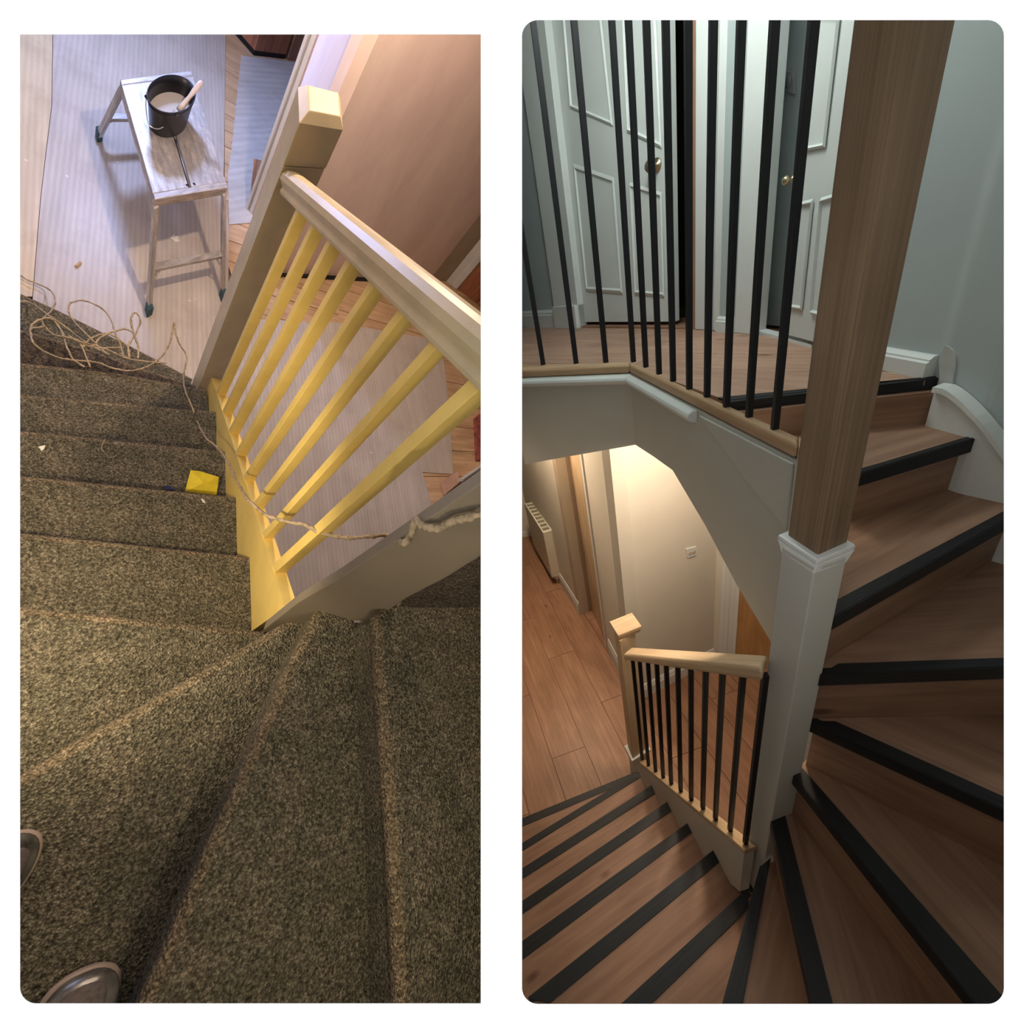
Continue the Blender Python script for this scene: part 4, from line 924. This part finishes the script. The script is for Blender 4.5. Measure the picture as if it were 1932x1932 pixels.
# -- things on the floor ------------------------------------------------------------------
cb = thing('wooden_cabinet', L, (*fq(478, 106), LF), 'red-brown boarded wooden cabinet foot at the top edge behind the whitish board', 'cabinet')
ca, cb_, cc_ = fq(478, 104), fq(537, 111), fq(573, 118)
cd_ = Vector((cb_[0]-ca[0], cb_[1]-ca[1])); cn_ = nrm(Vector((-cd_.y, cd_.x))); cn_ = -cn_ if cn_.dot(Vector(ca)) < 0 else cn_
for i in range(4):
    a, b = lerp2(ca, cb_, i/4+.004), lerp2(ca, cb_, (i+1)/4-.004); MB().slab([a, b, (b[0]+cn_.x*.3, b[1]+cn_.y*.3), (a[0]+cn_.x*.3, a[1]+cn_.y*.3)], LF+.9, LF+.05).build('board', REDW, L, cb, u=(0, 0, 1), bev=.004)
MB().slab([ca, cb_, (cb_[0]+cn_.x*.28, cb_[1]+cn_.y*.28), (ca[0]+cn_.x*.28, ca[1]+cn_.y*.28)], LF+.05, LF).build('plinth', DARK, L, cb)
a, b = lerp2(cb_, cc_, .15), cc_
tag(MB().slab([a, b, (b[0]+cn_.x*.2, b[1]+cn_.y*.2), (a[0]+cn_.x*.2, a[1]+cn_.y*.2)], LF+.9, LF).build('timber_board', BRWN, L, u=(0, 0, 1), bev=.004), 'upright brown board next to the red-brown cabinet', 'board')
pa_, pb2, pc2 = fq(468, 398), fq(472, 402), fq(480, 396)
def postbox(name, base, toppx, mat, label, cat):
    pts = [fq(x, y) for x, y in base]; h = L.V(pts[0], toppx); return tag(MB().slab(pts, h, LF).build(name, mat, L, u=(0, 0, 1), bev=.003), label, cat)
q_ = [L.P(470, 391, LF+.002), L.P(478, 399, LF+.002), L.P(494, 303, LF+.34), L.P(479, 299, LF+.34)]
tag(MB().plate(q_, (.03, .03, 0)).build('timber_offcut', PINKW, L, bev=.003), 'pinkish timber offcut leaning at the foot of the bluish casing', 'timber')
sb = thing('skirting_length', L, (*fq(862, 905), LF), 'white moulded skirting board length at lower right beyond the balusters', 'skirting')
sa, sb_ = L.P(861, 914, LF), L.P(926, 870, LF); ht = L.V(xy(sa), 894)
dd_ = nrm(Vector((-(sb_-sa).y, (sb_-sa).x, 0))); dd_ = -dd_ if dd_.dot(sa) < 0 else dd_
MB().plate([sa, sb_, sb_+Vector((0, 0, .12)), sa+Vector((0, 0, .12))], dd_*.03).build('board', TRIMW, L, sb, bev=.003)
MB().plate([sa+Vector((0, 0, .08))-dd_*.012, sb_+Vector((0, 0, .08))-dd_*.012, sb_+Vector((0, 0, .105))-dd_*.012, sa+Vector((0, 0, .105))-dd_*.012], dd_*.014).build('bead', TRIMW, L, sb, bev=.003)
mb = MB().slab([fq(829, 911), fq(860, 892), fq(862, 914), fq(836, 936)], LF+.05, LF+.004); tag(mb.build('timber_block', PINKW, L, bev=.004), 'pinkish brown wood block beside the white skirting length', 'block')
tag(MB().slab([fq(893, 790), fq(925, 765), fq(925, 868), fq(897, 870)], LF+.03, LF-.01).build('brick_edge', BRICKR, L, bev=.006), 'rough red brick edge at the right end of the floorboards', 'brick')

# -- step stool -------------------------------------------------------------------------------
SH = .62; hs = LF+SH
tc_ = [L.P(226.5, 150, hs), L.P(361, 133, hs), L.P(430, 354, hs), L.P(292, 377, hs)]
print('stool', [tuple(round(c, 2) for c in v) for v in tc_], 'foot', [tuple(round(c, 2) for c in L.P(*p, LF)) for p in ((279, 590), (418, 562), (187, 259))])
stl = thing('step_stool', L, (*(sum(tc_, Vector())/4).xy, LF), 'paint-splashed aluminium step stool with two-board top standing on the floor', 'stool')
def bil(s, t): return tc_[0].lerp(tc_[1], s).lerp(tc_[3].lerp(tc_[2], s), t)   # s across, t far->near
axis = tc_[3]-tc_[0]
for s0, s1 in ((.0, .455), (.495, 1.0)):
    q = [bil(s0, .05), bil(s1, .05), bil(s1, .95), bil(s0, .95)]; MB().slab([xy(p) for p in q], hs, hs-.022).build('top_board', ALU, L, stl, u=axis, bev=.004)
for t0, t1 in ((0, .05), (.95, 1.0)):
    q = [bil(0, t0), bil(1, t0), bil(1, t1), bil(0, t1)]; MB().slab([xy(p) for p in q], hs+.001, hs-.065).build('end_rail', ALU, L, stl, u=tc_[1]-tc_[0], bev=.006)
for s0, s1 in ((0, .03), (.97, 1)):
    q = [bil(s0, .05), bil(s1, .05), bil(s1, .95), bil(s0, .95)]; MB().slab([xy(p) for p in q], hs-.022, hs-.07).build('side_rail', ALU, L, stl, u=axis, bev=.003)
for t0, t1, sx in ((.48, .52, .47),): 
    q = [bil(.46, .05), bil(.49, .05), bil(.49, .95), bil(.46, .95)]; MB().slab([xy(p) for p in q], hs-.03, hs-.06).build('centre_channel', BKT, L, stl)
feet = {(0, 1): L.P(281, 584, LF+.03), (1, 1): L.P(420, 556, LF+.03), (0, 0): L.P(187, 255, LF+.03)}
feet[(1, 0)] = feet[(0, 0)]+(feet[(1, 1)]-feet[(0, 1)])
topl = {(s, t): bil(.03 if s == 0 else .97, .02 if t == 0 else .985)+Vector((0, 0, -.05)) for s in (0, 1) for t in (0, 1)}
xa = nrm(tc_[1]-tc_[0]); ya = nrm(axis)
def bar(mb, a, b, wx, wy): 
    vx = xa*wx/2; vy = ya*wy/2; return mb.prism([a-vx-vy, a+vx-vy, a+vx+vy, a-vx+vy], [b-vx-vy, b+vx-vy, b+vx+vy, b-vx+vy])
for k_, f_ in feet.items():
    o = bar(MB(), f_, topl[k_], .046, .07).build('leg', ALU, L, stl, u=topl[k_]-f_, bev=.004)
    mb = bar(MB(), f_-Vector((0, 0, .03)), f_+Vector((0, 0, .05)), .056, .08); mb.build('rubber_foot', GREENR, L, o, bev=.006, label='dark green rubber foot')
for t in (0, 1):
    a, b = feet[(0, t)].lerp(topl[(0, t)], .42), feet[(1, t)].lerp(topl[(1, t)], .42); zz = Vector((0, 0, .022)); yy = ya*.03
    MB().prism([a-zz-yy, a-zz+yy, a+zz*.2+yy, a+zz*.2-yy], [b-zz-yy, b-zz+yy, b+zz*.2+yy, b+zz*.2-yy]).build('rung', ALU, L, stl, u=xa, bev=.003)
    for s in (0, 1):
        o_ = feet[(s, t)].lerp(topl[(s, t)], .26); e_ = a.lerp(b, .14 if s == 0 else .86)
        MB().tube([o_, e_], .009, 6).build('brace', ALU, L, stl)
    # rivets on end rail
for s in (.44, .54):
    c = bil(s, .93)+Vector((0, 0, .001)); MB().lathe(c, [(.009, 0), (.007, .003), (.001, .004)], 8).build('rivet', DARK, L, stl)

def smooth_path0(pts, n=6):
    out = []
    P_ = [pts[0]]+list(pts)+[pts[-1]]
    for i in range(1, len(P_)-2):
        p0, p1, p2, p3 = P_[i-1:i+3]
        for k in range(n):
            t = k/n; out.append(.5*((2*p1)+(p2-p0)*t+(2*p0-5*p1+4*p2-p3)*t*t+(3*p1-p0-3*p2+p3)*t**3))
    out.append(pts[-1]); return out
# -- bucket and brush ------------------------------------------------------------------------------
bc = L.P(316, 233, hs); bt = L.V(xy(bc), 177); bz = L.cam(Vector((bc.x, bc.y, bt))).z
r1 = 46.5*bz/F; r0 = 35*L.cam(bc).z/F; bh = bt-hs
print('bucket h', bh, r0, r1)
bu = thing('bucket', L, (*bc.xy, hs+.001), 'black plastic bucket half full of pale emulsion on the step stool', 'bucket')
B0 = Vector((bc.x, bc.y, hs+.002))
def bring(h, cx, cy, rx, ry, k=1.0, n=48):
    c = L.P(cx, cy, h); out = []
    for i in range(n):
        t = 2*math.pi*i/n; q = L.P(cx+rx*math.cos(t), cy+ry*math.sin(t), h); out.append(c+(q-c)*k)
    return out
def brings(fr, k):                           # ring a fraction fr of the way up
    lo = bring(hs+.002, 316.5, 231, 35.5, 29, k); hi = bring(hs+bh, 323.3, 177, 46.6, 36.5, k)
    return [p.lerp(q_, fr) for p, q_ in zip(lo, hi)]
rings = [brings(f, k) for f, k in ((0, .98), (.02, 1.0), (.86, .975), (.865, 1.0), (.90, 1.0), (.91, .98), (.97, .985), (.985, 1.0), (1, 1.0), (1, .965), (.8, .95), (.03, .94))]
mb = MB(); nb_ = 48
mb.add([v for r_ in rings for v in r_], [[i*nb_+k, i*nb_+(k+1) % nb_, (i+1)*nb_+(k+1) % nb_, (i+1)*nb_+k] for i in range(len(rings)-1) for k in range(nb_)]+[list(range(nb_))[::-1], [(len(rings)-1)*nb_+k for k in range(nb_)]])
mb.build('body', BKT, L, bu, smooth=True, bev=0)
pl = bh*.5; lo = brings(.5, .955)
MB().prism([p-Vector((0, 0, .01)) for p in lo], lo).build('paint', PNT, L, bu, label='pale grey-white emulsion surface')
ux = nrm(L.P(360, 190, hs)-L.P(270, 190, hs)); uy = nrm(Vector((ux.y, -ux.x, 0))); uy = -uy if uy.dot(B0) > 0 else uy
hd = [L.P(x, y, hs+bh*f) for x, y, f in ((278, 176, .9), (277, 205, .6), (281, 232, .42), (290, 241, .38), (302, 242, .38), (315, 233, .45), (325, 222, .6), (327, 214, .72))]
hd = [p+(p-B0).normalized()*.01 for p in smooth_path0(hd)]
MB().tube(hd, .0035, 6).build('wire_handle', WIRE, L, bu, smooth=True, label='thin steel wire handle')
for lp in (brings(.88, 1.0)[24], brings(.88, 1.0)[10]):
    MB().lathe(lp, [(.001, -.004), (.012, -.004), (.012, .008), (.001, .010)], 8, (lp-B0)).build('handle_lug', BKT, L, bu)
br = thing('paint_brush', L, B0+Vector((0, 0, pl)), 'paint brush with long pale handle leaning out of the black bucket', 'brush')
b_in = L.P(338, 208, hs+bh*.62); b_t = L.P(381, 153, hs+bh*1.42)
dirb = nrm(b_t-b_in); 
mb = MB(); mb.tube([b_in, b_in.lerp(b_t, .15), b_in.lerp(b_t, .45), b_in.lerp(b_t, .75), b_in.lerp(b_t, .93), b_t], [.018, .016, .011, .016, .015, .006], 10); mb.build('handle', paint('pale_handle', (.72, .62, .56), .35), L, br, smooth=True)
MB().box(b_in-dirb*.05-ux*.03-uy*.01, ux*.06, uy*.022, dirb*.055).build('ferrule', CHROME, L, br, bev=.002)
MB().box(b_in-dirb*.13-ux*.03-uy*.011, ux*.06, uy*.024, dirb*.082).build('bristles', PNT, L, br, bev=.004)

# -- twine ---------------------------------------------------------------------------------------------
smooth_path = smooth_path0
c3 = lambda x, y: (30+x*.2381, 500+y*.2381)
tw = thing('twine', L, L.P(150, 650, LL(6)), 'loose tangle of thin jute twine trailing from the bottom steps up the stair edge', 'twine')
def twine(pts, rad=.0045):
    q = smooth_path([L.P(x, y, h+.008) for x, y, h in pts]); q = [p+Vector((random.uniform(-1, 1), random.uniform(-1, 1), random.uniform(-1, 1)))*.0015 for p in q]
    MB().tube(q, [rad*random.uniform(.75, 1.35) for _ in q], 6).build('strand', ROPE, L, tw, smooth=True)
h5 = LL(5)+.0; hb6 = LL(6)+.03; hb7 = LL(7)+.06; f_ = LF+.02
def cc3(pts): return [(*c3(x, y), h) for x, y, h in pts]
twine(cc3([(30, 80, f_), (100, 120, f_), (260, 190, f_+.02), (310, 270, LL(8)+.03), (290, 350, LL(8)+.03), (210, 430, LL(7)+.03), (230, 490, LL(7)+.03), (300, 550, LL(7)+.03), (480, 600, hb6), (640, 640, hb6), (800, 705, hb6), (900, 745, hb6), (1100, 770, LL(6)+.05), (1195, 775, LL(6)+.05)]))
twine(cc3([(30, 285, LL(8)+.03), (120, 300, LL(8)+.03), (230, 380, LL(7)+.05), (380, 480, LL(7)+.05), (480, 560, hb7), (600, 640, hb6), (700, 690, hb6), (740, 712, hb6)]))
twine(cc3([(225, 490, hb7), (130, 500, hb7), (112, 520, hb7), (130, 470, hb7), (200, 430, hb7), (290, 430, hb7), (370, 540, hb7), (400, 640, hb6), (450, 740, hb6), (545, 810, hb6)]))
twine(cc3([(112, 500, hb7), (130, 600, hb6), (200, 670, hb6), (330, 730, hb6), (480, 755, hb6), (640, 770, hb6), (760, 815, hb6), (880, 838, hb6), (1000, 820, hb6), (1100, 770, hb6), (1180, 690, hb6), (1230, 580, hb6+.05), (1253, 455, hb6+.1), (1265, 540, hb6+.08), (1300, 630, hb6+.05), (1345, 700, hb6), (1352, 760, hb6), (1335, 840, hb6), (1328, 900, hb6), (1345, 1010, h5), (1400, 1130, h5), (1440, 1250, h5), (1510, 1370, -2.28), (1600, 1450, -2.14), (1680, 1560, -2.0), (1740, 1690, -1.85), (1800, 1800, -1.7), (1848, 1869, -1.58)]), .0042)
twine(cc3([(430, 300, hb7), (530, 280, hb7), (660, 330, hb7), (740, 410, hb7), (790, 540, hb6), (830, 640, hb6), (850, 720, hb6)]))
twine(cc3([(430, 300, hb7), (420, 370, hb7), (470, 460, hb7), (560, 550, hb6), (660, 650, hb6), (740, 712, hb6)]))
twine(cc3([(530, 650, hb6), (600, 580, hb6), (720, 545, hb6), (820, 590, hb6), (890, 660, hb6), (895, 740, hb6), (830, 700, hb6)]))
twine(cc3([(600, 660, hb6), (680, 570, hb6), (800, 520, hb6), (880, 510, hb6), (940, 560, hb6), (970, 660, hb6), (965, 740, hb6)]))
twine(cc3([(900, 740, hb6), (890, 640, hb6), (940, 560, hb6), (985, 450, hb6+.04), (965, 390, hb6+.06), (930, 385, hb6+.06), (910, 440, hb6+.05), (930, 530, hb6+.02), (960, 620, hb6)]))
twine(cc3([(235, 555, hb7), (330, 560, hb6), (480, 590, hb6), (520, 640, hb6), (590, 810, hb6)]))
twine(cc3([(420, 560, hb6), (500, 610, hb6), (640, 655, hb6), (850, 655, hb6)]))
rope = [(470, 945, -1.58), (500, 970, -1.5), (545, 985, -1.38), (575, 990, -1.32), (600, 1003, -1.28), (640, 1013, -1.24), (665, 1015, -1.22), (700, 1012, -1.2), (735, 1010, -1.18)]
ua = US(775, 1001)
rope2 = [L.P(x, y, h) for x, y, h in rope]+[US(760, 1012)+nu*-.015, US(776, 1003)+nu*-.012, US(777, 990)+nu*.01+Vector((0, 0, .012)), US(798, 982)+nu*-.012, US(830, 982)+nu*-.02, US(855, 968)+nu*-.02, US(880, 962)+nu*-.02, US(925, 950)+nu*-.02]
q = smooth_path(rope2, 8); q = [p+Vector((random.uniform(-1, 1), random.uniform(-1, 1), random.uniform(-1, 1)))*.001 for p in q]; nq_ = len(q)
MB().tube(q, [(.0055+.002*(i/nq_))*random.uniform(.7, 1.4) for i in range(nq_)], 7).build('strand', ROPE, L, tw, smooth=True)

# -- small things on the stairs ---------------------------------------------------------------------------
h4 = LL(3)+.0
h4 = LL(4)
sp = [L.P(359.7, 887, h4+.05), L.P(378, 889, h4+.075), L.P(413, 900, h4+.06), L.P(411, 917, h4+.03), L.P(408.5, 934, h4+.012), L.P(380, 931, h4+.012), L.P(349, 927, h4+.012), L.P(354, 908, h4+.03)]
mid_ = L.P(385, 912, h4+.045)
mb = MB().add(sp+[mid_]+[p-Vector((0, 0, .004)) for p in sp]+[mid_-Vector((0, 0, .004))], [[i, (i+1) % 8, 8] for i in range(8)]+[[9+(i+1) % 8, 9+i, 17] for i in range(8)]+[[i, 9+i, 9+(i+1) % 8, (i+1) % 8] for i in range(8)])
tag(mb.build('sandpaper_sheet', SAND, L), 'creased square of bright yellow sandpaper on a carpeted step', 'sandpaper')
def scrap(name, px, h, mat, label, cat, th=.006):
    tag(MB().slab([xy(L.P(x, y, h+.006)) for x, y in px], h+.006, h+.006-th).build(name, mat, L), label, cat)
scrap('paper_scrap', [(311, 917), (318, 916), (330, 924), (313, 924)], h4, BLUEP, 'dark blue scrap left of the yellow sandpaper', 'scrap')
scrap('paint_flake', [(72, 843), (79, 841), (86, 840), (83, 847), (78, 851), (76, 847)], h4, FLAKE, 'small white paint flake on the carpet at far left', 'flake')
scrap('wood_chip', [(379, 940), (385, 943), (388, 949), (383, 947)], LL(3), FLAKE, 'tiny pale wood chip just below the yellow sandpaper', 'chip')
q = smooth_path([L.P(x, y, h4+.012) for x, y in ((199, 828), (193, 840), (192, 847), (197, 853))]); tag(MB().tube(q, .002, 6).build('twig', ROPE, L, smooth=True), 'short curved bristle of pale twine on a carpeted step', 'twig')
scrap('paint_flake', [(321, 883), (325, 880), (333, 881), (337, 885), (333, 888), (329, 886), (325, 889)], LF+.004, FLAKE, 'x', 'flake') if False else None
fk = [L.P(x, y, LF+.008) for x, y in ((321, 449), (328, 442), (331, 446), (338, 444), (336, 450), (340, 455), (331, 457), (327, 453))]
tag(MB().slab([xy(p) for p in fk], LF+.009, LF+.005).build('paint_flake', FLAKE, L), 'pinkish white torn flake on the floor between the stool legs', 'flake')
for x, y in ((151, 500), ):
    q = [L.P(143, 503, LF+.012), L.P(152, 495, LF+.012)]; tag(MB().tube(q, .008, 6).build('wood_splinter', PINE, L), 'short wooden splinter on the floor left of the stool', 'splinter')

# -- shoes ------------------------------------------------------------------------------------------------------
def shoe(toe, heel, wid, label, mirror=1):
    """lofted shoe standing on winder level 0, toe and heel given in plan"""
    T = Vector((*toe, LA+.004)); Hh = Vector((*heel, LA+.004)); ax = T-Hh; ln = ax.length; ax = nrm(ax); sd_ = Vector((ax.y, -ax.x, 0))
    t = thing('shoe', L, (T+Hh)/2, label, 'shoe', 'shoes of the photographer')
    def ring(u, w, z0, z1, n=16, sq=.8):
        c = Hh+ax*(u*ln); pts = []
        for k in range(n):
            a = 2*math.pi*k/n; x = math.cos(a); y = math.sin(a); x = math.copysign(abs(x)**sq, x); y = math.copysign(abs(y)**sq, y)
            pts.append(c+sd_*x*w/2+Vector((0, 0, z0+(z1-z0)*(y+1)/2)))
        return pts
    def loft(rs, name, mat, label=None, parent=t):
        mb = MB(); n = len(rs[0]); vs = [v for r_ in rs for v in r_]
        mb.add(vs, [[i*n+k, i*n+(k+1) % n, (i+1)*n+(k+1) % n, (i+1)*n+k] for i in range(len(rs)-1) for k in range(n)]+[list(range(n))[::-1], [(len(rs)-1)*n+k for k in range(n)]])
        return mb.build(name, mat, L, parent, smooth=True, label=label, sub=1)
    sh = [(0, .45), (.03, .62), (.12, .74), (.3, .72), (.5, .78), (.7, .98), (.82, 1.0), (.92, .86), (.98, .55), (1.0, .2)]
    loft([ring(u, wid*w, 0, .028) for u, w in sh], 'sole', SOLE, 'tan rubber sole edge')
    hgt = [.085, .10, .10, .10, .11, .085, .068, .058, .045, .035]
    loft([ring(u*.97+.01, wid*w*.93, .02, z) for (u, w), z in zip(sh, hgt)], 'upper', SHOE)
    loft([ring(u, wid*w, .05, z) for u, w, z in ((.66, .30, .090), (.70, .52, .092), (.78, .60, .082), (.86, .56, .071), (.92, .36, .062))], 'mesh_panel', SHOEM, 'woven mesh toe panel')
    loft([ring(u, wid*w, .05, z) for u, w, z in ((.12, .34, .104), (.2, .5, .106), (.36, .5, .106), (.46, .3, .112))], 'collar_opening', DARK)
    for i in range(4):
        u = .46+i*.05; c = Hh+ax*(u*ln)+Vector((0, 0, .108-i*.004)); MB().tube([c-sd_*wid*.2, c+Vector((0, 0, .008)), c+sd_*wid*.2], .004, 6).build('lace', WIRE if False else FLAKE, L, t)
    return t
s1t = xy(L.P(158, 1829, LA+.03)); s1h = xy(L.P(118, 2130, LA+.03))
w_ = (L.P(222, 1870, LA+.03)-L.P(84, 1866, LA+.03)).length
shoe(s1t, s1h, w_*1.05, 'glossy grey shoe with mesh toe at the bottom left corner of the carpet')
s2t = xy(L.P(64, 1640, LA+.03)); s2h = xy(L.P(-190, 1640, LA+.03)); w2_ = (L.P(38, 1690, LA+.03)-L.P(38, 1585, LA+.03)).length
shoe(s2t, s2h, w2_*1.35, 'glossy grey shoe tip peeping in at the left edge of the carpet')

# everything ends where it meets the party wall or the front wall
bpy.context.view_layer.update(); CI = CAMM.inverted()
for o in [x for x in bpy.data.objects if x.type == 'MESH' and x.get('_s') in (1, -1)]:
    M_ = CI @ o.matrix_world; sd = o['_s']; vs = [M_ @ v.co for v in o.data.vertices]
    cuts = []
    if min(sd*(v.x+xp*v.z) for v in vs) < .006: cuts.append((Vector((sd*.006, 0, 0)), Vector((sd, 0, sd*xp)).normalized()))
    if min(-v.z for v in vs) < ZW+.035: cuts.append((Vector((0, 0, -ZW-.035)), Vector((0, 0, -1))))
    if not cuts: continue
    bm = bmesh.new(); bm.from_mesh(o.data); inv = M_.inverted()
    for co, no in cuts:
        lco = inv @ co; lno = (inv.to_3x3() @ no).normalized()
        r_ = bmesh.ops.bisect_plane(bm, geom=bm.verts[:]+bm.edges[:]+bm.faces[:], plane_co=lco, plane_no=lno, clear_inner=True)
        es = [e for e in r_['geom_cut'] if isinstance(e, bmesh.types.BMEdge) and e.is_valid and len(e.link_faces) == 1]
        if es: bmesh.ops.edgenet_fill(bm, edges=es)
    bmesh.ops.recalc_face_normals(bm, faces=bm.faces); bm.to_mesh(o.data); bm.free()
for o in bpy.data.objects:
    for k_ in ('_o', '_s'):
        if k_ in o: del o[k_]
